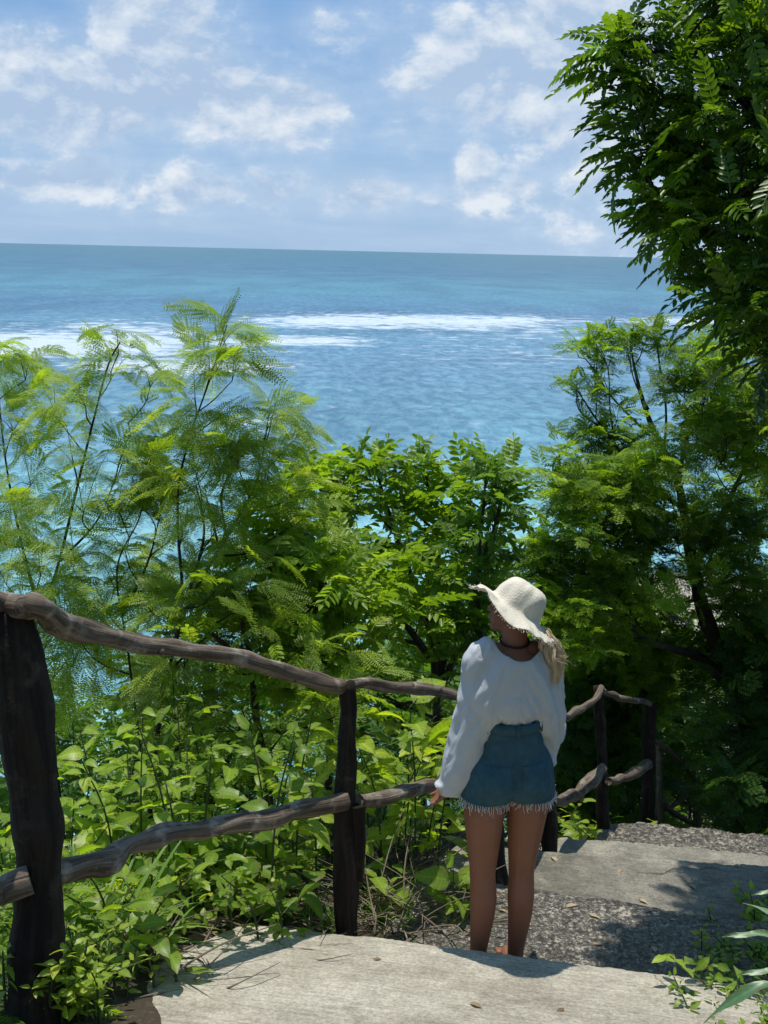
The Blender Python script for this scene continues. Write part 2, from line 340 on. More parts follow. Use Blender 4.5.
# ------------------------------------------------------------------ terrain
def smoothstep(a, b, x):
    k = np.clip((x - a) / (b - a), 0, 1); return k * k * (3 - 2 * k)
def sinoise(x, y, f, seed=0):
    r = np.random.default_rng(seed); v = 0
    for k in range(6):
        a, b, ph = r.uniform(-1, 1), r.uniform(-1, 1), r.uniform(0, 6.28); n_ = math.hypot(a, b)
        v = v + np.sin((a / n_ * x + b / n_ * y) * f * (1 + .35 * k) + ph) / (1 + .5 * k)
    return v / 2.6
def st(x, y): return .438 * x + .899 * y, .899 * x - .438 * y
def xy(s, t_): return .438 * s + .899 * t_, .899 * s - .438 * t_
def hgt(x, y):
    x = np.asarray(x, float); y = np.asarray(y, float); s, t_ = st(x, y)
    z = np.interp(s, [-60, -20, -5, 0, 2.4, 3.8, 4.6, 5.5, 6.6, 7.3, 10, 14, 70, 400], [16, 6.5, .7, -1.62, -2.38, -2.84, -3.08, -3.30, -3.78, -4.35, -6.4, -9.6, -46, -260])
    dl = np.maximum(0, -2.55 - t_); z = z - np.where(dl < 1.0, .45 * dl * dl + .25 * dl, .7 + (dl - 1) * 1.0)
    dr = np.maximum(0, t_ + .35); z = z + np.minimum(dr, 4) * .10
    z = z + .05 * sinoise(x, y, 2.3, 1) * smoothstep(.1, 1.2, np.maximum(-2.4 - t_, t_ + .3)) + .4 * sinoise(x, y, .35, 2) * smoothstep(3, 12, np.abs(t_ + 1))
    yc = 62 + 100 * smoothstep(2, 38, x)
    base = -45 + np.clip((yc - y) * .035, -4, 1.5)
    return np.maximum(z, base)
def G(px, py):
    d = ray(px, py); Ds = np.linspace(2, 30, 2801); z = d[2] * Ds; hh = hgt(d[0] * Ds, d[1] * Ds); k = np.argmax(z < hh)
    return d * Ds[k]
def axis(a, fine0, fine1, b, fs, g=1.13):
    mid = np.arange(fine0, fine1, fs); lo = []; hi = []; s = fs; v = fine0
    while v > a: s *= g; v -= s; lo.append(v)
    s = fs; v = mid[-1]
    while v < b: s *= g; v += s; hi.append(v)
    return np.array(lo[::-1] + list(mid) + hi)
gx = axis(-400, -4, 5, 500, .1); gy = axis(-120, 1.5, 9, 260, .1)
GX, GY = np.meshgrid(gx, gy, indexing='ij'); V = np.stack([GX, GY, hgt(GX, GY)], -1).reshape(-1, 3)
ii, jj = np.meshgrid(np.arange(len(gx) - 1), np.arange(len(gy) - 1), indexing='ij'); a = (ii * len(gy) + jj).ravel()
mesh_obj('hillside', V, np.stack([a, a + len(gy), a + len(gy) + 1, a + 1], 1), M['soil'], smooth=True)['kind'] = 'structure'
S = 40000.0
mesh_obj('sea', [(-S, -2000, SEA), (S, -2000, SEA), (S, 55000, SEA), (-S, 55000, SEA)], [(0, 1, 2, 3)], M['sea'])['kind'] = 'structure'

# ------------------------------------------------------------------ concrete steps
def resample(pts, n):
    pts = np.asarray(pts, float); d = np.r_[0, np.cumsum(np.linalg.norm(np.diff(pts, axis=0), axis=1))]
    u_ = np.linspace(0, d[-1], n); return np.stack([np.interp(u_, d, pts[:, k]) for k in range(3)], 1)
def slab(name, far, near, material, thick=.3, rough=.003, seed=0, edge=.02):
    """far and near: edge polylines from the fence side to the right; a thick slab with a worn edge"""
    nc, nr = 150, 60
    A = resample(near, nc); B = resample(far, nc)
    r = np.random.default_rng(seed)
    wv = np.convolve(r.normal(0, 1, nc + 10), np.ones(7) / 7, 'same')[5:-5]
    B = B + (B - A) / np.linalg.norm(B - A, axis=1, keepdims=True) * (wv * .022 + .004 * r.normal(0, 1, nc))[:, None]
    vv = np.r_[0, .006, .014, .03, np.linspace(.05, .95, nr), .97, .986, .994, 1]
    nv = len(vv)
    G = A[None] * (1 - vv)[:, None, None] + B[None] * vv[:, None, None]
    drop = edge * (np.exp(-((1 - vv) / .012)) + np.exp(-(vv / .012)))[:, None] * (1 + .5 * wv[None])
    x, y = G[..., 0], G[..., 1]
    G[..., 2] -= drop
    G[..., 2] += rough * (sinoise(x, y, 9, seed + 1) + 1.2 * sinoise(x, y, 2.2, seed + 3) + .6 * sinoise(x, y, 31, seed + 2))
    side = np.exp(-np.minimum(np.arange(nc), np.arange(nc)[::-1]) / 1.2); G[..., 2] -= edge * 1.2 * side[None]
    top = G.reshape(-1, 3); n0 = len(top)
    i_, j_ = np.meshgrid(np.arange(nv - 1), np.arange(nc - 1), indexing='ij'); a = (i_ * nc + j_).ravel()
    F = [np.stack([a, a + 1, a + nc + 1, a + nc], 1)]
    ring = list(range(nc)) + [k * nc + nc - 1 for k in range(1, nv)] + [(nv - 1) * nc + k for k in range(nc - 2, -1, -1)] + [k * nc for k in range(nv - 2, 0, -1)]
    ring = np.array(ring); low = top[ring].copy(); low[:, 2] -= thick
    k = np.arange(len(ring)); k2 = (k + 1) % len(ring)
    F.append(np.stack([ring[k], n0 + k, n0 + k2, ring[k2]], 1))
    o = mesh_obj(name, np.r_[top, low], np.concatenate(F), material, smooth=True); o['kind'] = 'structure'
    return o
def edge_px(pts, z): return [PZ(px, py, z if np.isscalar(z) else np.interp(px, *z)) for px, py in pts]
e0 = edge_px([(236, 924), (255, 920), (300, 925), (350, 931), (400, 937), (470, 946), (560, 959), (640, 969), (700, 976), (790, 990)], -2.72)
d0 = np.array([-.42, -.75, .19])
n0e = [p_ + d0 * k for p_, k in zip(e0, np.linspace(2.6, 2.3, len(e0)))]
n0e = [p_ + np.array([-.42, -.9, .24]) * 2.3 * .9 for p_ in e0]
n0e = [p_ + np.array([-.22 * (1 - k / 4) if k < 4 else 0, 0, 0]) for k, p_ in enumerate(n0e)]
slab('concrete_step', e0, n0e, M['slab'], rough=.004, seed=3)
e1 = edge_px([(405, 882), (440, 879), (500, 882), (560, 889), (600, 896), (640, 904), (700, 912), (760, 920), (860, 934)], -2.92)
n1e = [p_ + np.array([-.08, -.28, 0]) for p_ in edge_px([(385, 935), (440, 942), (500, 950), (560, 959), (640, 969), (700, 976), (790, 990), (860, 1000)], -2.90)]
slab('concrete_step', e1, n1e, M['rough'], rough=.010, seed=11)
e2 = edge_px([(455, 843), (540, 850), (600, 855), (680, 859), (768, 864), (870, 873)], -3.10)
n2e = [p_ + np.array([-.03, -.10, 0]) for p_ in edge_px([(405, 882), (500, 882), (560, 889), (640, 904), (700, 912), (760, 920), (880, 936)], -3.10)]
slab('concrete_step', e2, n2e, M['grey'], rough=.004, seed=21)
slab('concrete_step', [p_ + np.array([.0, .03, 0]) for p_ in edge_px([(556, 839), (600, 841), (652, 845), (768, 856), (880, 868)], -3.32)],
     [p_ + np.array([-.03, -.06, -.22]) for p_ in e2[1:]] , M['pale'], rough=.005, seed=31)
e4 = edge_px([(598, 827), (612, 822), (640, 820), (700, 826), (768, 834), (880, 847)], -3.50)
slab('concrete_step', e4, [p_ + np.array([-.02, -.08, 0]) for p_ in edge_px([(590, 846), (652, 848), (768, 858), (880, 871)], -3.50)], M['rough'], rough=.014, seed=41)
e5 = [p_ + np.array([.3, .75, -.5]) for p_ in e4]
slab('concrete_step', e5, [p_ + np.array([0, -.05, -.45]) for p_ in e4], M['grey'], seed=51)
slab('concrete_step', [p_ + np.array([.35, .7, -.45]) for p_ in e5], [p_ + np.array([0, -.05, -.42]) for p_ in e5], M['grey'], seed=61)
# steps the photographer stands on
prev = n0e
for k in range(4):
    far_ = [p_ + np.array([0, .05, .2]) for p_ in prev]; near_ = [p_ + np.array([-.42, -.9, .12]) for p_ in far_]
    slab('concrete_step', far_, near_, M['slab'], seed=70 + k); prev = near_

# ------------------------------------------------------------------ tubes
def catmull(pts, per=8):
    pts = np.asarray(pts, float)
    if len(pts) < 3: 
        u_ = np.linspace(0, 1, per + 1)[:, None]; return pts[0] * (1 - u_) + pts[-1] * u_
    q_ = np.vstack([2 * pts[0] - pts[1], pts, 2 * pts[-1] - pts[-2]]); o_ = []
    for i in range(1, len(q_) - 2):
        p0, p1, p2, p3 = q_[i - 1:i + 3]
        for u_ in np.arange(per) / per:
            o_.append(.5 * (2 * p1 + (p2 - p0) * u_ + (2 * p0 - 5 * p1 + 4 * p2 - p3) * u_ ** 2 + (3 * p1 - p0 - 3 * p2 + p3) * u_ ** 3))
    o_.append(pts[-1]); return np.array(o_)
class Tubes:
    def __init__(s): s.V = []; s.F = []; s.A = []; s.n = 0
    def add(s, pts, rad, sides=6, lump=0.0, seed=0, cap=True, ell=1.0):
        pts = np.asarray(pts, float); k = len(pts); rad = np.broadcast_to(np.asarray(rad, float), (k,))
        T = norm(np.gradient(pts, axis=0)); ref = np.array([.3, .2, 1.0]) if abs(T[:, 2]).mean() < .8 else np.array([1.0, .2, .1])
        N = norm(np.cross(T, ref)); B = np.cross(T, N)
        an = np.linspace(0, 2 * np.pi, sides, endpoint=False)
        L = np.r_[0, np.cumsum(np.linalg.norm(np.diff(pts, axis=0), axis=1))]
        rr = rad[:, None] * np.ones(sides)[None]
        if lump:
            r_ = np.random.default_rng(seed); 
            for q_ in range(7):
                rr = rr * (1 + lump * r_.uniform(.3, 1) / 2.2 * np.sin(L[:, None] * r_.uniform(4, 34) + r_.integers(0, 4) * an[None] + r_.uniform(0, 6)))
        ring = pts[:, None] + rr[..., None] * (np.cos(an)[None, :, None] * N[:, None] + ell * np.sin(an)[None, :, None] * B[:, None])
        s.V.append(ring.reshape(-1, 3)); s.A.append(np.stack([L[:, None] + 0 * an[None], (an / 6.283)[None] * .35 + 0 * L[:, None] , 0 * rr + seed * .37], -1).reshape(-1, 3))
        i_, j_ = np.meshgrid(np.arange(k - 1), np.arange(sides), indexing='ij'); a = (i_ * sides + j_).ravel(); b = (i_ * sides + (j_ + 1) % sides).ravel()
        s.F.append(np.stack([a, b, b + sides, a + sides], 1) + s.n)
        c0 = s.n; s.n += k * sides
        if cap:
            for base, pt in ((c0, pts[0]), (c0 + (k - 1) * sides, pts[-1])):
                s.V.append(pt[None]); s.A.append(np.zeros((1, 3))); ci = s.n; s.n += 1
                h2 = [(base + j, base + (j + 1) % sides, base + (j + 2) % sides, ci) for j in range(0, sides - 1, 2)]
                s.F.append(np.array(h2))
    def build(s, name, material, parent=None, smooth=True):
        return mesh_obj(name, np.concatenate(s.V), np.concatenate(s.F), material, parent, along=np.concatenate(s.A), smooth=smooth)

# ------------------------------------------------------------------ leaf templates (x: base to tip, z: up, length 1)
def hexleaf(b, d, side, nrm, L, Wd, fold=.25, curl=.1):
    """two quads folded on the midrib"""
    b = np.asarray(b, float)
    lift = nrm * Wd * fold
    pts = [b, b + d * L * .3 + side * Wd * .46 + lift, b + d * L * .68 + side * Wd * .42 + lift - nrm * L * curl * .4, b + d * L - nrm * L * curl,
           b + d * L * .68 - side * Wd * .42 + lift - nrm * L * curl * .4, b + d * L * .3 - side * Wd * .46 + lift]
    return pts, [(0, 3, 2, 1), (0, 5, 4, 3)]
class T_:
    def __init__(s): s.V = []; s.F = []; s.c = []
    def add(s, pts, faces, c=0.0):
        n_ = len(s.V); s.V += list(pts); s.F += [tuple(i + n_ for i in f) for f in faces]; s.c += [c] * len(pts)
    def done(s): return np.array(s.V), np.array(s.F), np.array(s.c)
def rachis(T, curve, w_, n_=6, c=.1):
    us = np.linspace(0, 1, n_ + 1); pts = [curve(u_) for u_ in us]
    for k in range(n_):
        a, b = pts[k], pts[k + 1]
        T.add([a + [0, w_, 0], b + [0, w_ * .8, 0], b - [0, w_ * .8, 0], a - [0, w_, 0]], [(0, 1, 2, 3)], c)
def arc(droop, sway=0.0):
    def f(u_): return np.array([u_ * (1 - .25 * droop * u_), sway * u_ * u_, -droop * u_ * u_ * .6 + .06 * u_])
    return f
def tpl_pinnate(npairs, ll, lw, droop, seed, spread=68):
    r = np.random.default_rng(seed); T = T_(); cv = arc(droop, r.uniform(-.12, .12)); rachis(T, cv, .008)
    for i in range(npairs + 1):
        u_ = .14 + .84 * i / npairs; b = cv(u_); tg = norm(cv(min(1, u_ + .02)) - cv(u_ - .02))
        prof = .75 + .3 * math.sin(math.pi * min(1, u_ * .95))
        for sd in ((1, -1) if i < npairs else (0,)):
            an = R(spread + r.uniform(-9, 9) - 18 * u_) * sd
            d = norm(np.array([math.cos(an), math.sin(an), -.12 + r.uniform(-.2, .12)]) + [0, 0, tg[2] * .5]); sdv = norm(np.cross([0, 0, 1], d)); nr = np.cross(d, sdv)
            T.add(*hexleaf(b, d, sdv, nr, ll * prof * r.uniform(.9, 1.1), lw * prof, r.uniform(.05, .35), r.uniform(0, .2)), c=r.uniform(-.10, .10))
    return T.done()
def tpl_bipinnate(npin, nl, droop, seed, pl=.34, ll=.055, lw=.017, spread=62, hang=.18):
    r = np.random.default_rng(seed); T = T_(); cv = arc(droop, r.uniform(-.15, .15)); rachis(T, cv, .006, 5)
    for i in range(npin + 1):
        u_ = .22 + .78 * i / npin; b = cv(u_); tg = norm(cv(min(1.02, u_ + .02)) - cv(u_ - .02))
        for sd in ((1, -1) if i < npin else (.12,)):
            an = R(spread - .45 * spread * u_ + r.uniform(-11, 11)) * sd; L = pl * (.75 + .4 * math.sin(math.pi * u_ * .8)) * r.uniform(.7, 1.15)
            if r.random() < .08: continue
            d = norm(np.array([math.cos(an), math.sin(an), tg[2] * .7 + r.uniform(-.22, .05)])); sdv = norm(np.cross([0, 0, 1], d)); nr = np.cross(d, sdv); cc = r.uniform(-.12, .12)
            tip = b + d * L + np.array([0, 0, -hang * L])
            T.add([b + sdv * .003, tip + sdv * .001, tip - sdv * .001, b - sdv * .003], [(0, 1, 2, 3)], cc)
            for k in range(nl):
                v = .08 + .92 * (k + .5) / nl; pb = b + d * L * v + np.array([0, 0, -hang * L * v * v]); lk = ll * (.7 + .5 * math.sin(math.pi * v))
                for s2 in (1, -1):
                    ld = norm(d * .55 + sdv * s2 + nr * r.uniform(-.15, .3)); ls = norm(np.cross(nr, ld)) * lw * .5
                    T.add([pb, pb + ld * lk * .5 + ls, pb + ld * lk, pb + ld * lk * .5 - ls], [(0, 1, 2, 3)], cc)
    return T.done()
def tpl_ovate(seed, wd=.62, droop=.35, cup=.25, heart=.12, nx=6, ny=4, wave=.03):
    r = np.random.default_rng(seed); us = np.linspace(0, 1, nx + 1); V = []; ph = r.uniform(0, 6, 3)
    for u_ in us:
        half = wd * .5 * (math.sin(math.pi * min(1, (u_ * .94 + .06)) ** .72) ** .85 if 0 < u_ < 1 else .02)
        for j in range(-ny // 2, ny // 2 + 1):
            v = j / (ny / 2)
            V.append([u_ - heart * abs(v) * (1 - u_) ** 2 * 1.5, v * half, -droop * u_ * u_ + cup * half * abs(v) + wave * math.sin(9 * u_ + ph[0] + 2 * v) * abs(v) - .02 * math.cos(u_ * 40) * abs(v)])
    F = [(i * (ny + 1) + j, (i + 1) * (ny + 1) + j, (i + 1) * (ny + 1) + j + 1, i * (ny + 1) + j + 1) for i in range(nx) for j in range(ny)]
    c = np.array([.06 if k % (ny + 1) == ny // 2 else 0 for k in range(len(V))])
    lv = np.array([[us[k // (ny + 1)], ((k % (ny + 1)) - ny // 2) / (ny / 2), 1.0] for k in range(len(V))])
    return np.array(V), np.array(F), c, lv
def tpl_trifol(seed):
    r = np.random.default_rng(seed); T = T_(); rachis(T, arc(.1), .01, 3); LV = []
    for an, b, L in ((0, .5, .62), (75, .42, .5), (-75, .42, .5)):
        V, F, c, lv = tpl_ovate(seed + int(an) + 100, .7, r.uniform(.15, .5), .2, .1, 4, 4); a = R(an + r.uniform(-8, 8)); ca, sa = math.cos(a), math.sin(a)
        Vr = np.stack([V[:, 0] * ca - V[:, 1] * sa, V[:, 0] * sa + V[:, 1] * ca, V[:, 2]], 1) * L + [b, 0, -.01]
        T.add(list(Vr), [tuple(f) for f in F], 0); LV.append(lv)
    d3 = T.done(); n_ = len(d3[0]) - sum(len(l) for l in LV)
    return (*d3, np.vstack([np.zeros((n_, 3))] + LV))
def tpl_blade(seed, wd=.035, droop=.6):
    r = np.random.default_rng(seed); n_ = 7; V = []; sw = r.uniform(-.1, .1)
    for k in range(n_ + 1):
        u_ = k / n_; hw = wd * .5 * (1 - u_ ** 2.2) + .0008; x = u_ * (1 - droop * .35 * u_); z = -droop * u_ ** 2.2 * .7
        V += [[x, sw * u_ * u_ + hw, z + hw * .4], [x, sw * u_ * u_, z], [x, sw * u_ * u_ - hw, z + hw * .4]]
    F = [(3 * k + j, 3 * k + 3 + j, 3 * k + 4 + j, 3 * k + 1 + j) for k in range(n_) for j in range(2)]
    return np.array(V), np.array(F), np.zeros(len(V))
TP = {
    'feather': [tpl_bipinnate(6, 9, d, 10 + i, .42, .088, .033, 50, .30) for i, d in enumerate((.6, .9, 1.2, .7, .4, 1.0))],
    'fine': [tpl_bipinnate(4, 6, d, 20 + i, .42, .13, .058) for i, d in enumerate((.4, .65, .9, .5))],
    'pinnate': [tpl_pinnate(7, .24, .115, d, 30 + i) for i, d in enumerate((.35, .6, .8, .15, .5))],
    'overhang': [tpl_pinnate(8, .21, .085, d, 40 + i, 60) for i, d in enumerate((.4, .7, .95, .55, .8))],
    'ovate': [tpl_ovate(50 + i, w_, d) for i, (w_, d) in enumerate(((.62, .3), (.7, .5), (.55, .15), (.8, .6)))],
    'small': [tpl_ovate(60 + i, w_, d, nx=3, ny=2) for i, (w_, d) in enumerate(((.62, .3), (.5, .5), (.55, .15)))],
    'lance': [tpl_ovate(70 + i, .17, d, .35, 0, 8, 4) for i, d in enumerate((.25, .45, .6))],
    'trifol': [tpl_trifol(80 + i) for i in range(4)],
    'blade': [tpl_blade(90 + i, .03, d) for i, d in enumerate((.3, .7, 1.0, .5))],
    'fern': [tpl_pinnate(14, .2, .05, d, 100 + i, 75) for i, d in enumerate((.5, .8, .6))],
}
class Leaves:
    def __init__(s): s.q = []
    def add(s, kind, pos_, d, up_, scale, tint): s.q.append((kind, pos_, d, up_, scale, tint))
    def build(s, name, mats, parent=None, tubes=None, kind=None):
        Vs, Fs, Ts, Ls = [], [], [], []; n_ = 0; groups = {}
        r = np.random.default_rng(len(s.q))
        for it in s.q:
            k = (it[0], int(r.integers(len(TP[it[0]])))); groups.setdefault(k, []).append(it)
        for (kn, vi), its in groups.items():
            V, F, c, *lvv = TP[kn][vi]; K = len(its); Ls.append(np.tile(lvv[0] if lvv else np.zeros((len(V), 3)), (K, 1)))
            Pn = np.array([i[1] for i in its]); d = norm(np.array([i[2] for i in its])); u_ = np.array([i[3] for i in its]); sc = np.array([i[4] for i in its]); tn = np.array([i[5] for i in its])
            y_ = norm(np.cross(u_, d)); z_ = np.cross(d, y_); Rm = np.stack([d, y_, z_], 1)
            VV = np.einsum('vi,kij->kvj', V, Rm) * sc[:, None, None] + Pn[:, None]
            Vs.append(VV.reshape(-1, 3)); Fs.append((F[None] + (np.arange(K) * len(V))[:, None, None]).reshape(-1, 4) + n_)
            Ts.append(np.clip(tn[:, None] + c[None], 0, 1).ravel()); n_ += K * len(V)
        nl = sum(len(f) for f in Fs); mi = None; al = np.concatenate(Ls)
        if tubes is not None and tubes.V:
            Vt = np.concatenate(tubes.V); Ft = np.concatenate(tubes.F); Vs.append(Vt); Fs.append(Ft + n_); Ts.append(np.zeros(len(Vt)))
            mi = np.r_[np.zeros(nl, int), np.ones(len(Ft), int)]; al = np.r_[al, np.concatenate(tubes.A)]
        return mesh_obj(name, np.concatenate(Vs), np.concatenate(Fs), mats, parent, tint=np.concatenate(Ts), mi=mi, along=al)

# ------------------------------------------------------------------ trees
def inpoly(x, y, poly):
    c = False; j = len(poly) - 1
    for i in range(len(poly)):
        xi, yi = poly[i]; xj, yj = poly[j]
        if (yi > y) != (yj > y) and x < (xj - xi) * (y - yi) / (yj - yi) + xi: c = not c
        j = i
    return c
def fill(poly, D0, D1, n, rad, leaves, seed=0, mind=None):
    r = random.Random(seed); xs = [p_[0] for p_ in poly]; ys = [p_[1] for p_ in poly]; o_ = []; tries = 0; mind = mind or 0
    while len(o_) < n and tries < n * 60:
        tries += 1; x, y = r.uniform(min(xs), max(xs)), r.uniform(min(ys), max(ys))
        if inpoly(x, y, poly):
            D = r.uniform(D0, D1)
            if mind and any(math.hypot(x - a, y - b) < mind and abs(D - c) < .4 for a, b, c, *_ in o_): continue
            o_.append((x, y, D, rad * r.uniform(.75, 1.25), leaves))
    return o_
def make_tree(name, label, cat, stems, clumps, kind, lmat, leaf, seed, group=None, base_tint=.45, droop_dir=(0, 0, 0), twig_r=.006, stem_mat='bark', per_twig=5, up=.35, flat=1.0, tintvar=.16, shift=(0, 0), dens=1.0, tips=.09):
    """stems: list of (polyline [(px,py,D)], r0, r1); the first starts at the ground below its first point. clumps: (px,py,D,radius m,leaves)"""
    r = random.Random(seed); sp = []
    root = thing(name, label, cat, (0, 0, 0), group)
    first = None; tubes_st = []
    def W_(p_): return np.array(p_[1:4], float) if p_[0] == 'w' else P(*p_)
    for k, (pl, ra, rb) in enumerate(stems):
        pts = [W_(p_) if p_[0] == 'w' else P(p_[0] + shift[0], p_[1] + shift[1] * .8, p_[2]) for p_ in pl]
        if k == 0:
            b = pts[0].copy(); g = b + np.array([r.uniform(-.1, .1), r.uniform(-.1, .1), 0]); g[2] = float(hgt(g[0], g[1])) - .1
            if g[2] < b[2] - .05: pts = [g] + ([(g * .5 + b * .5) + np.array([r.uniform(-.06, .06), r.uniform(-.06, .06), 0])] if b[2] - g[2] > .8 else []) + pts
            root.location = g
        c_ = catmull(pts, 7); rad = ra + (rb - ra) * np.linspace(0, 1, len(c_)) ** .8; sp.append((c_, rad))
        T = Tubes(); T.add(c_, rad, 8 if ra > .02 else 6, .10, seed + k); tubes_st.append(T)
    bpy.context.view_layer.update()
    for T in tubes_st: T.build('trunk', M[stem_mat], root)
    allp = np.concatenate([c_ for c_, _ in sp]); allr = np.concatenate([r_ for _, r_ in sp])
    Lv = Leaves(); Tw = Tubes()
    if tips: clumps = list(clumps) + [('w', *c_[-2], tips, 7) for c_, _ in sp]
    for cl in clumps:
        if cl[0] == 'w': c = np.array(cl[1:4], float); rad, nl = cl[4:]
        else: px, py, D, rad, nl = cl; c = P(px + shift[0], py + shift[1], D)
        nl = nl * dens; low = c - np.array([0, 0, rad * .5])
        dv = allp - low; cost = np.linalg.norm(dv, axis=1) + 1.2 * np.maximum(0, dv[:, 2] + .15) 
        i_ = int(np.argmin(cost)); o_ = allp[i_]
        L = np.linalg.norm(low - o_)
        if L > .05:
            midp = (o_ + low) / 2 + np.array([r.uniform(-.1, .1), r.uniform(-.1, .1), r.uniform(-.12, .02)]) * L
            cv = catmull([o_, midp, low], 4); Tw.add(cv, np.linspace(min(allr[i_] * .7, twig_r + .012 * L), twig_r * .8, len(cv)), 4, cap=False)
            allp = np.vstack([allp, cv[3:]]); allr = np.r_[allr, np.full(len(cv) - 3, twig_r)]
        base_d = norm(low - o_) if L > .05 else np.array([0, 0, 1.0])
        ctint = base_tint + r.gauss(0, tintvar)
        m_ = max(2, round(nl / per_twig))
        for q_ in range(m_):
            v = norm(np.array([r.gauss(0, 1), r.gauss(0, 1), r.gauss(0, 1) * flat + .3])) * rad * r.uniform(.55, 1.1)
            e = low + v + base_d * rad * .25 + np.array([0, 0, rad * .3]); mid = (low + e) / 2 + np.array([0, 0, .12 * rad])
            cv = catmull([low, mid, e], 3); Tw.add(cv, np.linspace(twig_r * .7, twig_r * .3, len(cv)), 3, cap=False)
            td = norm(e - low); a0 = r.uniform(0, 6.28)
            for j in range(per_twig):
                f = .3 + .7 * (j + .5) / per_twig if per_twig > 1 else 1; pt = cv[min(len(cv) - 1, int(f * (len(cv) - 1) + .5))]
                an = a0 + j * 2.4; side = norm(np.cross(td, [0.3, .2, 1])); s2 = np.cross(td, side)
                d = td * (.45 + .5 * (j == per_twig - 1)) + (side * math.cos(an) + s2 * math.sin(an)) * .9
                d = norm(d * [1, 1, .55] + np.array([0, 0, up]) + np.array(droop_dir) + np.array([r.gauss(0, .12) for _ in range(3)]))
                Lv.add(kind if isinstance(kind, str) else r.choice(kind), pt, d, norm(np.array([r.gauss(0, .4), r.gauss(0, .4), 1.0])), leaf * r.uniform(.7, 1.2), ctint + r.gauss(0, .10) + (.05 if j == per_twig - 1 else 0))
    Lv.build('crown', [M[lmat], M[stem_mat]], root, tubes=Tw)
    return root

# ------------------------------------------------------------------ the wooden fence
def log(pl, r0, r1, seed, lump=.16, wob=.012, sides=14, ell=1.0, knots=2):
    c_ = catmull(pl, 14); r = np.random.default_rng(seed); L = np.linspace(0, 1, len(c_)); ln = np.linalg.norm(c_[-1] - c_[0])
    for k in range(3):
        c_[:, k] += wob * sum(np.sin(L * ln * f + r.uniform(0, 6)) * a for f, a in ((5, .8), (11, .5), (23, .25)))
    rad = np.interp(L, [0, 1], [r0, r1]) * (1 + .10 * np.sin(L * ln * 6 + r.uniform(0, 6)) + .07 * np.sin(L * ln * 17 + r.uniform(0, 6)))
    T = Tubes(); T.add(c_, rad, sides, lump, seed, ell=ell)
    for _ in range(int(2 + ln * 2) if knots else 0):     # knots
        i_ = r.integers(2, len(c_) - 2); v = norm(np.cross(c_[i_ + 1] - c_[i_ - 1], r.normal(0, 1, 3)))
        T.add(np.array([c_[i_] + v * rad[i_] * .5, c_[i_] + v * rad[i_] * 1.0, c_[i_] + v * rad[i_] * 1.16]), np.array([rad[i_] * .55, rad[i_] * .42, rad[i_] * .2]), 7, .1, seed)
    return T
def post_pts(top, D_top, base, D_base, extra=.25):
    a = P(top[0], top[1], D_top); b = P(base[0], base[1], D_base); g = b + norm(b - a) * extra
    return [g, b, (a + b) / 2 + rng.normal(0, .006, 3), a]
D1, D2, D3, D3b, D4, D5 = 3.60, 4.78, 5.52, 6.30, 7.20, 8.05
fence = thing('wooden_fence', 'rustic fence of gnarled log rails on dark posts along the left edge of the steps', 'fence', P(345, 930, D2))
bpy.context.view_layer.update()
def add_post(top, Dt, base, Db, r0, r1, seed, root=fence): log(post_pts(top, Dt, base, Db), r0, r1, seed, .10, .008, knots=0).build('post', M['post'], root)
log([P(34, 1090, D1 + .04), P(36, 1000, D1 + .02), P(38, 860, D1), P(30, 760, D1 - .02), P(12, 612, D1 - .06)], .086, .076, 1, .10, .006, knots=0).build('post', M['post'], fence)
add_post((345, 684), D2 - .03, (347, 932), D2 + .02, .052, .040, 2)
log([P(357, 806, D2 - .02), P(358, 850, D2), P(357, 880, D2 + .0)], .035, .028, 44, .1, .004).build('brace', M['post'], fence)
add_post((490, 668), D3, (499, 884), D3 + .05, .047, .040, 3)
add_post((546, 690), D3b, (548, 856), D3b + .05, .048, .04, 4)
add_post((600, 688), D4 - .02, (603, 836), D4 + .05, .045, .034, 5)
add_post((648, 704), D5 - .02, (647, 826), D5 + .02, .055, .050, 6)
def rail(px, r0, r1, seed, lump=.15, wob=.012): log([P(*p_) for p_ in px], r0 * .84, r1 * .84, seed, lump, wob).build('rail', M['rail'], fence)
o = .05
rail([(-120, 600, 3.0), (-50, 590, 3.3), (0, 606, 3.50), (22, 607, D1 - .16)], .044, .040, 11)
rail([(18, 610, D1 - .10), (34, 603, D1 - .12), (58, 618, 3.62), (95, 636, 3.78), (140, 645, 3.95), (190, 650, 4.12), (240, 660, 4.35), (300, 675, 4.6), (343, 685, D2 - .05)], .046, .036, 12)
rail([(346, 686, D2 - .04), (375, 684, 4.88), (410, 686, 5.0), (440, 689, 5.15), (458, 700, 5.22), (470, 693, 5.3), (490, 676, D3)], .028, .030, 13)
rail([(490, 678, D3 - .03), (515, 690, 5.8), (546, 695, D3b - .03)], .028, .026, 14)
rail([(546, 697, D3b - .02), (563, 716, 6.4), (575, 714, 6.6), (590, 702, 6.9), (601, 688, D4 - .05)], .026, .026, 15)
rail([(601, 688, D4 - .04), (615, 697, 7.4), (630, 700, 7.7), (650, 704, D5 - .05)], .022, .024, 16)
rail([(-90, 915, 3.2), (-30, 893, 3.4), (0, 888, 3.52), (30, 876, D1 - .05)], .046, .044, 17)
rail([(45, 872, D1 + .02), (80, 866, 3.72), (112, 860, 3.85), (135, 845, 3.95), (165, 836, 4.05), (200, 830, 4.2), (250, 822, 4.4), (300, 808, 4.6), (344, 801, D2 - .05)], .045, .042, 18)
rail([(358, 799, D2 - .01), (395, 794, 4.95), (430, 790, 5.15), (465, 788, 5.35), (498, 792, D3 - .04)], .036, .032, 19)
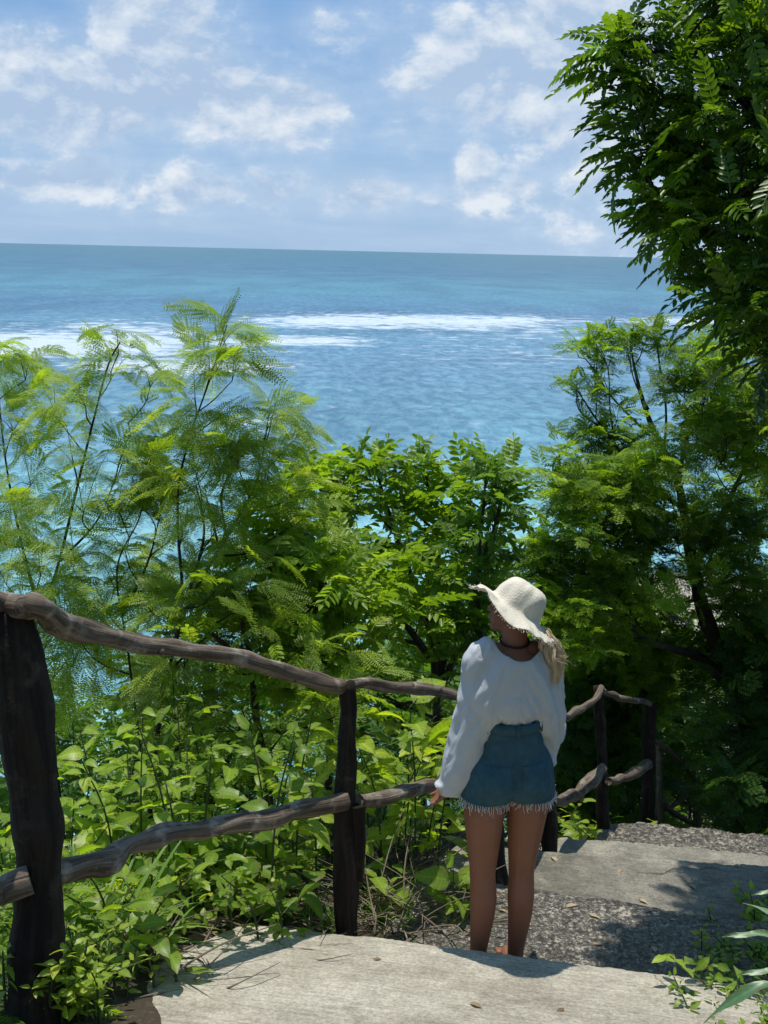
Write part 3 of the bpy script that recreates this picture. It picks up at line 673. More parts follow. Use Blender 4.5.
rail([(498, 793, D3 - .02), (520, 800, 5.9), (546, 806, D3b - .05)], .034, .036, 20)
rail([(546, 806, D3b - .04), (562, 800, 6.5), (578, 790, 6.8), (590, 780, 7.0), (602, 769, D4 - .05)], .038, .046, 21)
rail([(606, 779, D4 - .02), (620, 780, 7.4), (635, 774, 7.7), (648, 765, D5 - .07)], .033, .042, 22)
f2 = thing('pole_fence', 'lower fence of thin grey crossing poles dropping away past the last thick post', 'fence', P(675, 824, 9.3)); bpy.context.view_layer.update()
def pole(nm, px, r0, r1, seed, mt_='rail'): log([P(*p_) for p_ in px], r0, r1, seed, .08, .006, 8).build(nm, M[mt_], f2)
pole('post', [(660, 850, 8.56), (659, 790, 8.56), (658, 742, 8.55)], .034, .026, 31, 'twig')
pole('post', [(696, 850, 9.01), (696, 820, 9.01), (695, 778, 9.00)], .036, .028, 32, 'twig')
pole('rail', [(650, 736, 8.20), (661, 745, 8.42), (680, 762, 8.74), (696, 781, 8.99)], .024, .018, 33, 'twig')
pole('rail', [(658, 790, 8.56), (664, 806, 8.60), (678, 816, 8.79), (694, 824, 9.00)], .022, .02, 34, 'twig')
pole('rail', [(650, 818, 8.52), (668, 808, 8.65), (681, 800, 8.83), (694, 785, 8.99)], .018, .016, 35, 'twig')
pole('rail', [(692, 784, 8.99), (690, 800, 8.99), (690, 818, 8.99)], .014, .012, 36, 'twig')

# ------------------------------------------------------------------ trees on the left
make_tree('feathery_tree', 'feathery green tree at the far left behind the big dark post', 'tree',
    [([(48, 700, 7.1), (28, 640, 6.9), (55, 560, 6.7), (75, 480, 6.55), (92, 410, 6.4), (108, 350, 6.35), (120, 326, 6.3)], .018, .004),
     ([(40, 600, 6.8), (20, 520, 6.9), (5, 440, 7.0), (-5, 340, 7.1)], .012, .004), ([(60, 545, 6.7), (100, 500, 6.6), (125, 430, 6.4)], .009, .003)],
    [(5, 322, 7, .14, 9), (-8, 345, 7, .2, 14), (25, 350, 6.8, .12, 7), (112, 345, 6.3, .13, 9), (85, 372, 6.3, .15, 10), (55, 385, 6.6, .14, 8), (128, 388, 6.3, .16, 10), (150, 360, 6.3, .08, 3), (12, 395, 6.9, .2, 15), (72, 425, 6.5, .2, 12), (118, 430, 6.4, .17, 9), (30, 445, 6.8, .24, 16)]
    + fill([(-30, 450), (130, 460), (150, 560), (110, 640), (-30, 690)], 6.3, 7.3, 20, .26, 17, 3, 24),
    'feather', 'feather', .24, 101, up=.1, shift=(0, 20), dens=.9, twig_r=.004, base_tint=.6)
make_tree('feathery_tree', 'slender feathery tree with forked dark stems rising above the middle of the top rail', 'tree',
    [([(158, 715, 5.9), (165, 660, 5.9), (176, 625, 5.9), (182, 577, 5.9), (178, 514, 5.9), (179, 467, 5.9), (191, 417, 5.85), (209, 366, 5.8), (227, 309, 5.8)], .018, .003),
     ([(170, 645, 5.92), (186, 592, 6.0), (219, 534, 6.05), (236, 506, 6.1), (258, 460, 6.1), (270, 392, 6.1)], .015, .003),
     ([(184, 588, 5.95), (200, 540, 5.9), (204, 506, 5.85), (196, 470, 5.8)], .012, .004), ([(219, 534, 6.05), (212, 500, 6.1), (206, 480, 6.1)], .008, .003),
     ([(226, 520, 6.05), (222, 480, 6.0), (236, 440, 6.0)], .008, .003)],
    [(226, 322, 5.8, .09, 8), (210, 345, 5.8, .10, 7), (232, 350, 5.8, .11, 8), (195, 368, 5.8, .12, 8), (222, 382, 5.8, .13, 9), (188, 402, 5.85, .13, 9), (212, 415, 5.8, .14, 10), (196, 440, 5.85, .15, 10), (224, 450, 5.9, .14, 9),
     (272, 388, 6.1, .12, 9), (256, 408, 6.1, .13, 9), (284, 420, 6.1, .13, 9), (268, 445, 6.1, .15, 11), (240, 440, 6.05, .13, 8), (248, 478, 6.1, .17, 12), (282, 470, 6.1, .14, 9), (180, 480, 5.85, .18, 12), (212, 500, 5.9, .17, 11)]
    + fill([(160, 480), (290, 490), (300, 560), (230, 600), (120, 610), (110, 540)], 5.6, 6.5, 6, .22, 13, 5, 26),
    'feather', 'feather', .215, 102, up=.12, shift=(0, 20), dens=.72, twig_r=.0035, base_tint=.66)
make_tree('feathery_tree', 'low feathery tree with thin stems between the two tall ones over the top rail', 'tree',
    [([(135, 690, 6.3), (127, 628, 6.3), (117, 553, 6.3), (140, 500, 6.3), (152, 440, 6.3)], .011, .003), ([(122, 600, 6.3), (150, 540, 6.4), (165, 470, 6.4)], .010, .003)],
    [(150, 428, 6.3, .13, 9), (132, 445, 6.3, .14, 9), (165, 450, 6.3, .13, 8), (118, 475, 6.3, .17, 11), (150, 480, 6.3, .18, 12), (175, 500, 6.3, .17, 11), (125, 515, 6.4, .2, 14), (155, 540, 6.4, .2, 14), (100, 560, 6.4, .2, 12), (190, 550, 6.4, .2, 12), (140, 585, 6.4, .18, 10), (75, 600, 6.4, .2, 10)],
    'feather', 'feather', .22, 103, up=.1, shift=(0, 20), dens=.7, twig_r=.0035, base_tint=.55)
make_tree('feathery_bush', 'bushy feathery shrub behind the top rail left of the second post', 'bush',
    [([(255, 690, 6.0), (250, 640, 6.0), (240, 600, 6.0)], .03, .01), ([(252, 660, 6.0), (285, 620, 6.1), (300, 580, 6.2)], .02, .006), ([(250, 650, 6.0), (215, 620, 5.9), (190, 600, 5.8)], .02, .006)],
    fill([(165, 600), (220, 560), (300, 555), (340, 600), (345, 680), (200, 700), (150, 660)], 5.6, 6.8, 26, .24, 16, 6, 24), ('feather', 'feather', 'pinnate'), 'feather', .20, 104, up=.2, shift=(0, 20), dens=1.15, twig_r=.004, base_tint=.42)

# ------------------------------------------------------------------ pinnate trees in the middle
make_tree('pinnate_tree', 'leafy tree with fanned upright branches and paired oval leaflets behind the hat', 'tree',
    [([(440, 720, 7.2), (436, 660, 7.2), (428, 600, 7.15), (405, 540, 7.1), (392, 500, 7.0), (378, 455, 7.0)], .045, .006),
     ([(436, 660, 7.2), (440, 590, 7.2), (436, 520, 7.2), (425, 448, 7.2)], .028, .005), ([(438, 665, 7.2), (452, 600, 7.2), (462, 540, 7.2), (470, 480, 7.2), (462, 462, 7.2)], .026, .005),
     ([(440, 670, 7.2), (470, 600, 7.1), (488, 540, 7.0), (500, 490, 6.9), (504, 455, 6.9)], .026, .005), ([(432, 640, 7.2), (390, 580, 7.0), (355, 520, 6.9), (330, 480, 6.9), (312, 462, 6.9)], .026, .005)],
    [(358, 458, 6.9, .13, 6), (378, 470, 7.0, .15, 7), (312, 468, 6.9, .13, 7), (332, 490, 6.9, .14, 7), (425, 452, 7.2, .14, 8), (410, 470, 7.2, .14, 7), (440, 474, 7.2, .16, 8), (470, 490, 7.2, .15, 8), (395, 500, 7.0, .18, 8), (430, 505, 7.2, .2, 10), (360, 510, 6.9, .18, 8), (456, 520, 7.1, .2, 10), (330, 525, 6.9, .18, 8), (468, 555, 7.1, .17, 8)]
    + fill([(320, 520), (470, 520), (482, 570), (470, 640), (340, 650), (300, 580)], 6.5, 7.5, 26, .24, 12, 8, 24),
    'pinnate', 'pinnate', .31, 111, up=.35, base_tint=.55, shift=(0, 26), dens=.95, twig_r=.005)
make_tree('pinnate_tree', 'dark leafed branchy sapling with long drooping leaves just left above the hat', 'tree',
    [([(500, 720, 6.6), (494, 640, 6.6), (490, 560, 6.6), (494, 500, 6.6), (498, 455, 6.6)], .026, .005), ([(490, 560, 6.6), (505, 510, 6.6), (512, 480, 6.6)], .012, .004)],
    [(497, 455, 6.6, .10, 7), (505, 470, 6.6, .13, 9), (488, 485, 6.6, .14, 9), (502, 500, 6.6, .12, 8), (484, 520, 6.6, .14, 9), (488, 550, 6.6, .12, 7), (480, 580, 6.6, .12, 7), (476, 610, 6.6, .14, 7), (484, 640, 6.6, .15, 8)],
    'pinnate', 'shade', .25, 112, up=.25, base_tint=.75, shift=(-12, 26), dens=1.15, twig_r=.004)
make_tree('pinnate_tree', 'light green wide leafy tree between the feathery trees and the fanned one', 'tree',
    [([(330, 720, 6.4), (325, 650, 6.4), (300, 590, 6.4), (285, 520, 6.5), (296, 470, 6.5)], .032, .005), ([(322, 640, 6.4), (340, 590, 6.3), (345, 540, 6.3)], .016, .004), ([(310, 610, 6.4), (270, 570, 6.3), (255, 530, 6.3)], .016, .004)],
    [(298, 485, 6.5, .13, 7), (280, 505, 6.5, .15, 8), (310, 510, 6.5, .16, 8), (262, 530, 6.4, .15, 7), (290, 540, 6.4, .2, 10), (330, 545, 6.3, .18, 9)] + fill([(250, 540), (350, 540), (380, 640), (300, 660), (250, 620)], 6.0, 6.8, 14, .22, 11, 9, 26),
    'pinnate', 'pinnate', .28, 113, up=.3, base_tint=.68, shift=(0, 26), dens=1.15, twig_r=.004)

# ------------------------------------------------------------------ trees on the right
make_tree('branching_tree', 'tree with leaning dark trunk and bare upper twigs standing right of the woman', 'tree',
    [([(750, 770, 8.6), (739, 691, 8.6), (718, 650, 8.6), (700, 602, 8.6), (693, 577, 8.6), (685, 534, 8.6), (680, 505, 8.6), (674, 474, 8.6), (655, 435, 8.6), (641, 398, 8.6), (632, 365, 8.6), (626, 335, 8.6)], .10, .006),
     ([(735, 688, 8.6), (712, 662, 8.5), (695, 648, 8.5), (676, 641, 8.4), (650, 634, 8.3), (632, 628, 8.2)], .055, .02), ([(632, 628, 8.2), (620, 600, 8.1), (590, 570, 8.1), (560, 555, 8.1), (540, 545, 8.1)], .022, .006),
     ([(674, 474, 8.6), (680, 440, 8.6), (690, 400, 8.6), (690, 360, 8.6), (696, 335, 8.6)], .022, .005), ([(680, 500, 8.6), (640, 470, 8.5), (600, 420, 8.4), (574, 382, 8.4)], .02, .005),
     ([(660, 445, 8.6), (662, 400, 8.6), (655, 350, 8.6), (650, 320, 8.6)], .012, .004), ([(655, 435, 8.6), (610, 390, 8.5), (590, 360, 8.5), (572, 338, 8.5)], .010, .003), ([(690, 560, 8.6), (720, 500, 8.6), (745, 450, 8.5), (765, 420, 8.4)], .03, .006),
     ([(612, 440, 8.45), (606, 400, 8.5), (604, 360, 8.5), (592, 335, 8.5)], .008, .003), ([(600, 420, 8.4), (575, 400, 8.4), (573, 372, 8.4)], .008, .003), ([(645, 400, 8.6), (630, 370, 8.6), (622, 330, 8.6)], .007, .003), ([(688, 420, 8.6), (674, 390, 8.6), (671, 365, 8.6)], .008, .003),
     ([(640, 470, 8.5), (610, 455, 8.4), (592, 425, 8.4)], .008, .003)],
    [(597, 329, 8.5, .09, 9), (590, 350, 8.5, .07, 6), (607, 342, 8.5, .08, 7), (600, 362, 8.5, .08, 7), (640, 325, 8.6, .13, 13), (655, 340, 8.6, .1, 9), (592, 383, 8.4, .05, 3), (613, 402, 8.4, .12, 11), (588, 425, 8.4, .12, 11), (640, 432, 8.5, .16, 15), (610, 440, 8.5, .16, 15), (582, 462, 8.3, .13, 12),
     (538, 530, 8.1, .14, 13), (552, 540, 8.1, .16, 14), (524, 556, 8.1, .14, 13)]
    + fill([(560, 450), (640, 440), (655, 480), (640, 600), (560, 620), (528, 600), (525, 550), (570, 515)], 7.8, 8.8, 40, .26, 22, 12, 20) + fill([(660, 470), (768, 470), (790, 640), (720, 640), (690, 560)], 8.1, 9.2, 36, .24, 18, 13, 16)
    + fill([(665, 345), (800, 320), (800, 470), (720, 460), (690, 420)], 7.6, 8.6, 30, .24, 20, 14, 18),
    ('fine', 'fine', 'pinnate'), 'rightfeather', .175, 121, up=.2, base_tint=.6, shift=(4, 12), dens=1.75, twig_r=.004, tintvar=.22)
make_tree('bushy_tree', 'bushy green tree low behind the hat and the ponytail', 'tree',
    [([(600, 760, 9.3), (596, 700, 9.3), (580, 650, 9.3), (570, 600, 9.3)], .05, .01), ([(596, 700, 9.3), (620, 670, 9.2), (640, 650, 9.2)], .03, .01), ([(590, 680, 9.3), (560, 660, 9.2), (545, 640, 9.2)], .02, .008)],
    fill([(545, 585), (600, 560), (660, 600), (690, 660), (640, 720), (560, 740), (545, 660)], 8.9, 9.9, 40, .27, 22, 15, 18), ('fine', 'pinnate'), 'rightfeather', .185, 122, up=.25, base_tint=.52, shift=(4, 12), dens=1.75, twig_r=.004, tintvar=.25)
make_tree('overhanging_tree', 'dark leafed tree overhanging the scene at the upper right corner', 'tree',
    [([(1010, 1000, 5.0), (985, 800, 5.1), (960, 600, 5.2), (930, 400, 5.3), (890, 250, 5.3), (840, 120, 5.2), (780, 20, 5.1), (730, -60, 5.0)], .17, .03),
     ([(890, 250, 5.3), (820, 190, 5.1), (740, 150, 4.9), (680, 100, 4.7), (630, 75, 4.6), (590, 60, 4.55)], .055, .006), ([(915, 340, 5.3), (840, 290, 5.1), (760, 240, 4.9), (700, 210, 4.8), (640, 175, 4.7), (600, 150, 4.7)], .05, .006),
     ([(930, 400, 5.3), (850, 350, 5.1), (780, 310, 4.9), (720, 280, 4.8), (670, 250, 4.75), (625, 225, 4.7)], .045, .006), ([(840, 120, 5.2), (770, 60, 5.0), (710, 20, 4.8), (670, 0, 4.7)], .04, .006), ([(850, 350, 5.1), (800, 340, 4.7), (760, 320, 4.4), (735, 300, 4.2)], .03, .006)],
    [(575, 60, 4.55, .08, 6), (592, 52, 4.55, .10, 7), (615, 55, 4.6, .11, 8), (585, 80, 4.55, .09, 6), (608, 85, 4.6, .13, 9), (635, 62, 4.6, .10, 7), (580, 100, 4.6, .07, 4), (640, 95, 4.6, .15, 10), (600, 118, 4.65, .10, 6),
     (592, 140, 4.7, .09, 6), (615, 140, 4.7, .13, 9), (585, 165, 4.7, .06, 4), (602, 172, 4.7, .11, 8), (640, 145, 4.7, .15, 11), (630, 180, 4.7, .13, 9), (600, 198, 4.7, .07, 4), (650, 200, 4.75, .14, 10), (625, 212, 4.7, .09, 6),
     (640, 240, 4.75, .12, 8), (622, 236, 4.7, .07, 4), (665, 232, 4.75, .14, 10), (635, 262, 4.75, .09, 6), (660, 275, 4.75, .12, 9), (650, 10, 4.7, .1, 7), (672, 20, 4.7, .13, 9), (680, 300, 4.8, .13, 9), (700, 322, 4.8, .12, 8)]
    + fill([(665, -10), (800, -30), (800, 310), (760, 330), (700, 310), (660, 270), (655, 180), (650, 90)], 4.3, 5.8, 120, .20, 13, 16, 17)
    + fill([(690, 300), (800, 290), (800, 395), (735, 375)], 4.4, 5.2, 34, .17, 12, 17, 14)
    + fill([(800, -60), (1050, -60), (1050, 420), (800, 330)], 4.3, 6.2, 30, .3, 14, 18, 30),
    'overhang', 'overhang', .25, 131, up=.15, base_tint=.5, shift=(46, -20), dens=.95, twig_r=.005, tintvar=.2, droop_dir=(-.18, 0, -.1))
# dark trees further down the slope on the right
spots = [('dense dark tree filling the slope behind the last thick fence post', [(700, 800, 11.2), (705, 740, 11.2), (690, 690, 11.2), (680, 650, 11.2)], [(620, 650), (700, 630), (760, 680), (770, 800), (700, 830), (620, 760)], 10.5, 12.0, 46),
         ('shaded tree at the right edge above the top concrete step', [(800, 830, 8.9), (795, 760, 8.9), (780, 700, 8.8), (770, 640, 8.8)], [(735, 640), (830, 600), (850, 840), (735, 840), (725, 720)], 7.9, 9.0, 52),
         ('shaded tree behind the thin pole fence', [(650, 840, 11.5), (655, 780, 11.5), (645, 720, 11.5)], [(560, 690), (640, 660), (720, 720), (740, 840), (560, 840)], 10.8, 12.4, 40),
         ('shaded leafy tree between the woman and the tall thin posts', [(570, 850, 9.5), (575, 790, 9.5), (580, 740, 9.5), (570, 700, 9.5)], [(545, 690), (620, 700), (650, 760), (640, 840), (560, 850), (545, 760)], 8.9, 10.2, 36)]
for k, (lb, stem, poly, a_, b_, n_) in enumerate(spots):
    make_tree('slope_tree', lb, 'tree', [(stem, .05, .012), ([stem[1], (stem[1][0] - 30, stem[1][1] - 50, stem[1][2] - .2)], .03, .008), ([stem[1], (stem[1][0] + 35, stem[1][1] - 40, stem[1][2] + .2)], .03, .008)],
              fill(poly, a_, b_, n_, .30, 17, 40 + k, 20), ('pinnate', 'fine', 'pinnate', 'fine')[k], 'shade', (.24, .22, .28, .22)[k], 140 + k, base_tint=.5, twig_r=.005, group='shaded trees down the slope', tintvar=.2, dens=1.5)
# tree crowns further down, seen through the gaps
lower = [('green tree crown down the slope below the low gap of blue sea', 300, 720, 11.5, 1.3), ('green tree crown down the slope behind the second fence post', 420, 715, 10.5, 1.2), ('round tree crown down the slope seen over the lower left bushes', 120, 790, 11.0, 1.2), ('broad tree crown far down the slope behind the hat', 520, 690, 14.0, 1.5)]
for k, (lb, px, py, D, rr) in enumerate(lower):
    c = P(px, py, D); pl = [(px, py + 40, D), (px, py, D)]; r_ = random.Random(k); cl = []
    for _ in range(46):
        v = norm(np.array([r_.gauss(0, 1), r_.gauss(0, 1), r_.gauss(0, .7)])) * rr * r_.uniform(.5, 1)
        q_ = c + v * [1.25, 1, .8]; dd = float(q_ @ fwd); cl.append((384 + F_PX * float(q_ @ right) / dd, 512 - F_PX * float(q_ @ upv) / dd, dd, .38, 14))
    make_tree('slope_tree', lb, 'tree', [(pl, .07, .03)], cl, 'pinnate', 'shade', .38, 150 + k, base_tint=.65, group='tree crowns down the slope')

# unseen trees added behind and above the camera to block sky light
for k, (lb, tr, cc, rr) in enumerate([('unseen tall tree added behind the camera to the left to block sky light', (-4.6, -1.6), (-4.4, -2.4, 2.4), 2.3), ('unseen tall tree added behind the camera to the right to block sky light', (3.9, -.6), (3.8, -.6, 2.6), 2.4), ('unseen tree added over the steps behind the camera to block sky light', (1.9, -5.0), (.6, -4.2, 3.2), 2.5), ('unseen low tree added left of the upper steps to block sky light', (-4.0, 1.0), (-4.6, -.2, .6), 1.5), ('unseen low tree added right of the upper steps to block sky light', (2.9, 1.2), (3.3, 1.0, .4), 1.5)]):
    z0 = float(hgt(*tr)); r_ = random.Random(60 + k); cl = []
    for _ in range(70):
        v = norm(np.array([r_.gauss(0, 1), r_.gauss(0, 1), r_.gauss(0, .8)])) * rr * r_.uniform(.35, 1); q_ = np.array(cc) + v * [1.1, 1.1, .85]
        if q_[1] > 1.9 and abs(q_[0]) < 3.0: continue
        cl.append(('w', *q_, .42, 11))
    make_tree('sky_blocking_tree', lb, 'tree', [([('w', tr[0], tr[1], z0 - .1), ('w', tr[0], tr[1], z0 + 1.2), ('w', (tr[0] + cc[0]) / 2, (tr[1] + cc[1]) / 2, cc[2] - .8), ('w', *cc)], .13, .04)], cl, 'pinnate', 'shade', .42, 170 + k, base_tint=.6)

# ------------------------------------------------------------------ undergrowth
def grow_plant(Lv, Tw, base, h, lean, kind, leaf, nl, tint, r, sr=.005, up=.25, start=.25, tv=.10):
    top = base + np.array([lean[0], lean[1], h]); mid = (base + top) / 2 + np.array([-lean[0] * .25, -lean[1] * .25, h * .08])
    cv = catmull([base - [0, 0, .05], mid, top], 4); Tw.add(cv, np.linspace(sr, sr * .4, len(cv)), 4, cap=False)
    for j in range(nl):
        f = start + (1 - start) * (j + .6) / nl; p_ = cv[min(len(cv) - 1, int(f * (len(cv) - 1) + .5))]
        an = j * 2.4 + r.uniform(-.6, .6); d = np.array([math.cos(an), math.sin(an), up + r.gauss(0, .22)])
        pt = p_ + d * leaf * r.uniform(.15, .5)
        if leaf > .09: Tw.add(np.array([p_, pt]), np.array([sr * .35, sr * .25]), 3, cap=False)
        Lv.add(kind, pt, d, norm(np.array([r.gauss(0, .6), r.gauss(0, .6), 1.0])), leaf * r.uniform(.65, 1.2) * (1.1 - .3 * f), tint + r.gauss(0, tv))
def proj(p_):
    dd = float(p_ @ fwd); return 384 + F_PX * float(p_ @ right) / dd, 512 - F_PX * float(p_ @ upv) / dd, dd
r = random.Random(77); Lv = Leaves(); Tw = Tubes()
ov = mesh_obj  # keep
n_ok = 0
for _ in range(9000):
    s_, t_ = r.uniform(1.2, 10.5), r.uniform(-6.8, -2.45)
    x, y = xy(s_, t_); z = float(hgt(x, y)); b = np.array([x, y, z]); px, py, D = proj(b)
    if px < -60 or px > 760 or D < 2.9: continue
    dfence = -2.45 - t_
    if dfence < .12 or dfence < .35 and r.random() < .5: continue
    if px > 330 and px < 470 and dfence < .9 and s_ < 5.3: continue       # grassy patch by the second post
    hmax = min(1.3, .14 + .42 * dfence); h = hmax * r.uniform(.55, 1.1)
    ptop = proj(b + np.array([0, 0, h + .08]))
    if ptop[1] < (655 if px < 330 else 690): h = h * .6
    k = r.random(); tnt = .58 + .25 * sinoise(x, y, 1.7, 5) + r.gauss(0, .1)
    if k < .30: grow_plant(Lv, Tw, b, h, (r.gauss(0, .12), r.gauss(0, .12)), 'ovate', r.uniform(.035, .075), r.randint(10, 17), tnt, r)
    elif k < .48: grow_plant(Lv, Tw, b, h, (r.gauss(0, .15), r.gauss(0, .15)), 'trifol', r.uniform(.07, .13), r.randint(7, 12), tnt + .05, r)
    elif k < .75: grow_plant(Lv, Tw, b, h, (r.gauss(0, .15), r.gauss(0, .15)), 'small', r.uniform(.035, .06), r.randint(14, 26), tnt, r, sr=.003)
    elif k < .93: grow_plant(Lv, Tw, b, h, (r.gauss(0, .12), r.gauss(0, .12)), r.choice(('pinnate', 'fine')), r.uniform(.16, .25), r.randint(6, 10), tnt, r)
    else:
        for q_ in range(14):
            an = r.uniform(0, 6.28); Lv.add('blade', b + np.array([r.gauss(0, .04), r.gauss(0, .04), 0]), np.array([math.cos(an), math.sin(an), r.uniform(.6, 2.0)]), np.array([0, 0, 1.0]), r.uniform(.25, .55), tnt)
    n_ok += 1
    if n_ok > 2900: break
tag(Lv.build('undergrowth', [M['under'], M['stemg']], None, tubes=Tw), None, None, None, 'stuff')
# right side ground cover along the steps
Lv = Leaves(); Tw = Tubes(); n_ok = 0
for _ in range(6000):
    s_, t_ = r.uniform(1.5, 13), r.uniform(-.45, 4.5)
    x, y = xy(s_, t_); b = np.array([x, y, float(hgt(x, y))]); px, py, D = proj(b)
    if D < 2.4 or px > 1100 or px < 560: continue
    if px < 690 + (py - 980) * .0 and s_ < 7.0 and t_ < .25: continue
    if s_ < 7.0 and px < 745 and py < 990: continue
    if s_ < 7.6 and t_ < .6: continue
    h = r.uniform(.1, .35) if s_ < 7 else r.uniform(.5, 1.6)
    k = r.random(); tnt = .5 + r.gauss(0, .15)
    if k < .4: grow_plant(Lv, Tw, b, h, (r.gauss(0, .1), r.gauss(0, .1)), 'ovate', r.uniform(.05, .10), r.randint(6, 11), tnt, r)
    elif k < .7: grow_plant(Lv, Tw, b, h, (r.gauss(0, .1), r.gauss(0, .1)), 'small', r.uniform(.03, .05), r.randint(14, 26), tnt, r, sr=.003)
    elif k < .85: grow_plant(Lv, Tw, b, h, (r.gauss(0, .12), r.gauss(0, .12)), 'pinnate', r.uniform(.18, .28), r.randint(4, 8), tnt, r)
    else: grow_plant(Lv, Tw, b, h, (r.gauss(0, .1), r.gauss(0, .1)), 'trifol', r.uniform(.12, .2), r.randint(4, 8), tnt, r)
    n_ok += 1
    if n_ok > 700: break
tag(Lv.build('undergrowth', [M['under'], M['stemg']], None, tubes=Tw), None, None, None, 'stuff')

# ------------------------------------------------------------------ individual plants
def plant(name, label, cat, px, py, z_or_D, stalks, group=None, lmat='broad', stem='stemg', seed=0):
    """stalks: (dx,dy,h,leanx,leany,kind,leaf,count,tint[,up,start]) around the foot"""
    rr = random.Random(seed); base = G(px, py) if z_or_D < 0 else P(px, py, z_or_D); base[2] = float(hgt(base[0], base[1]))
    root = thing(name, label, cat, base, group); bpy.context.view_layer.update(); Lv = Leaves(); Tw = Tubes()
    for s_ in stalks:
        b = base + np.array([s_[0], s_[1], 0]); b[2] = float(hgt(b[0], b[1]))
        grow_plant(Lv, Tw, b, s_[2], (s_[3], s_[4]), s_[5], s_[6], s_[7], s_[8], rr, .006, *(s_[9:]))
    Tw.build('stem', M[stem], root); Lv.build('foliage', M[lmat], root); return root
def stalks(n, h, spread, kind, leaf, cnt, tint, seed, lean=.12, up=.25, start=.25, lx=0):
    q_ = random.Random(seed); return [(q_.gauss(0, spread), q_.gauss(0, spread), h * q_.uniform(.6, 1.1), q_.gauss(lx, lean), q_.gauss(0, lean), kind, leaf * q_.uniform(.8, 1.2), cnt, tint + q_.gauss(0, .08), up, start) for _ in range(n)]
g_ = 'broad leaved plants behind the fence'
PL = [('broadleaf_plant', 'bright broad leaved plant under the top rail right of the big dark post', 95, 850, 4.9, stalks(7, 1.0, .12, 'ovate', .09, 14, .68, 1)),
      ('broadleaf_plant', 'plant with very large round pale leaves above the lower rail of the first fence bay', 205, 840, 5.1, stalks(5, .85, .12, 'ovate', .14, 8, .75, 2)),
      ('broadleaf_plant', 'leafy plant just left of the second fence post between its rails', 290, 860, 5.2, stalks(7, .95, .15, 'ovate', .085, 15, .62, 3)),
      ('broadleaf_plant', 'thin stemmed plant with upright veined oval leaves right of the second fence post', 415, 880, 5.6, [(0, 0, 1.0, -.05, 0, 'ovate', .20, 4, .85, .5, .7), (.1, 0, .95, .12, 0, 'ovate', .19, 5, .88, .2, .6), (-.15, .05, .9, -.2, 0, 'ovate', .21, 4, .8, .0, .7), (.05, .1, .7, .1, 0, 'ovate', .16, 6, .7)]),
      ('broadleaf_plant', 'bright clump of pale leaves behind the woman left hand', 400, 860, 6.0, stalks(10, .75, .28, 'trifol', .17, 9, .8, 5)),
      ('broadleaf_plant', 'round leaved plant at ground level left of the woman knee', 440, 870, 5.3, stalks(5, .38, .10, 'ovate', .12, 7, .7, 6)),
      ('broadleaf_plant', 'round leaved creeper clump at the foot of the fence right of the shorts', 575, 835, 7.3, stalks(12, .42, .22, 'ovate', .09, 10, .8, 7)),
      ('broadleaf_plant', 'leafy plant with wide dark leaves low beside the concrete left of the second post', 235, 915, 4.9, stalks(6, .42, .14, 'ovate', .13, 8, .4, 8)),
      ('broadleaf_plant', 'tall yellow green plant with one huge leaf over the gap of blue sea', 70, 830, 5.3, stalks(3, 1.35, .08, 'ovate', .20, 5, .95, 9, up=.1, start=.6)),
      ('broadleaf_plant', 'trifoliate climber tangle in the middle of the first fence bay', 160, 830, 5.3, stalks(9, .95, .2, 'trifol', .15, 11, .66, 10)),
      ('broadleaf_plant', 'low small leaved plant below the lower rail beside the big dark post', 150, 930, 4.2, stalks(8, .36, .12, 'ovate', .09, 9, .62, 11)),
      ('broadleaf_plant', 'leafy plant between the lower rail and the slab corner', 200, 900, 4.6, stalks(7, .4, .14, 'trifol', .10, 9, .6, 12))]
PL += [('broadleaf_plant', 'leafy plant at the left picture edge behind the lower rail stub', -8, 850, 4.5, stalks(9, .75, .12, 'ovate', .10, 12, .6, 13)),
       ('broadleaf_plant', 'small leaved bushy plant left of the big dark post top half', -20, 800, 5.2, stalks(9, 1.0, .16, 'trifol', .13, 10, .6, 14))]
for k, (nm, lb, px, py, D, sk) in enumerate(PL): plant(nm, lb, 'plant', px, py, D, sk, g_, 'broad', seed=200 + k)
plant('weed_plant', 'small leafed weed sprouting at the foot of the big dark post', 'plant', 66, 1016, -1, stalks(22, .26, .055, 'small', .045, 18, .75, 21, .08), None, 'broad', seed=230)
plant('weed_plant', 'low weed with tiny leaves between the big dark post and the slab edge', 'plant', 95, 985, -1, stalks(18, .22, .09, 'small', .04, 16, .6, 22, .08), None, 'broad', seed=231)
def clump(name, label, cat, px, py, D, kind, n_, L, tint, lmat, seed, group=None, zr=(.7, 2.2), sp=.06, part='blades'):
    rr = random.Random(seed); base = G(px, py) if D < 0 else P(px, py, D); base[2] = float(hgt(base[0], base[1])); root = thing(name, label, cat, base, group); bpy.context.view_layer.update(); Lv = Leaves()
    for _ in range(n_):
        an = rr.uniform(0, 6.28); b = base + np.array([rr.gauss(0, sp), rr.gauss(0, sp), 0]); b[2] = float(hgt(b[0], b[1])) - .01
        Lv.add(kind, b, np.array([math.cos(an), math.sin(an), rr.uniform(*zr)]), np.array([0, 0, 1.0]), L * rr.uniform(.5, 1.15), tint + rr.gauss(0, .15))
    Lv.build(part, M[lmat], root)
clump('grass_tuft', 'bright grass tuft directly right of the second fence post foot', 'grass tuft', 392, 922, -1, 'blade', 70, .30, .7, 'grass', 1, 'grass tufts by the steps', sp=.09)
clump('grass_tuft', 'taller grass tuft behind the slab corner among dry sticks', 'grass tuft', 415, 900, -1, 'blade', 50, .34, .6, 'grass', 2, 'grass tufts by the steps', sp=.10)
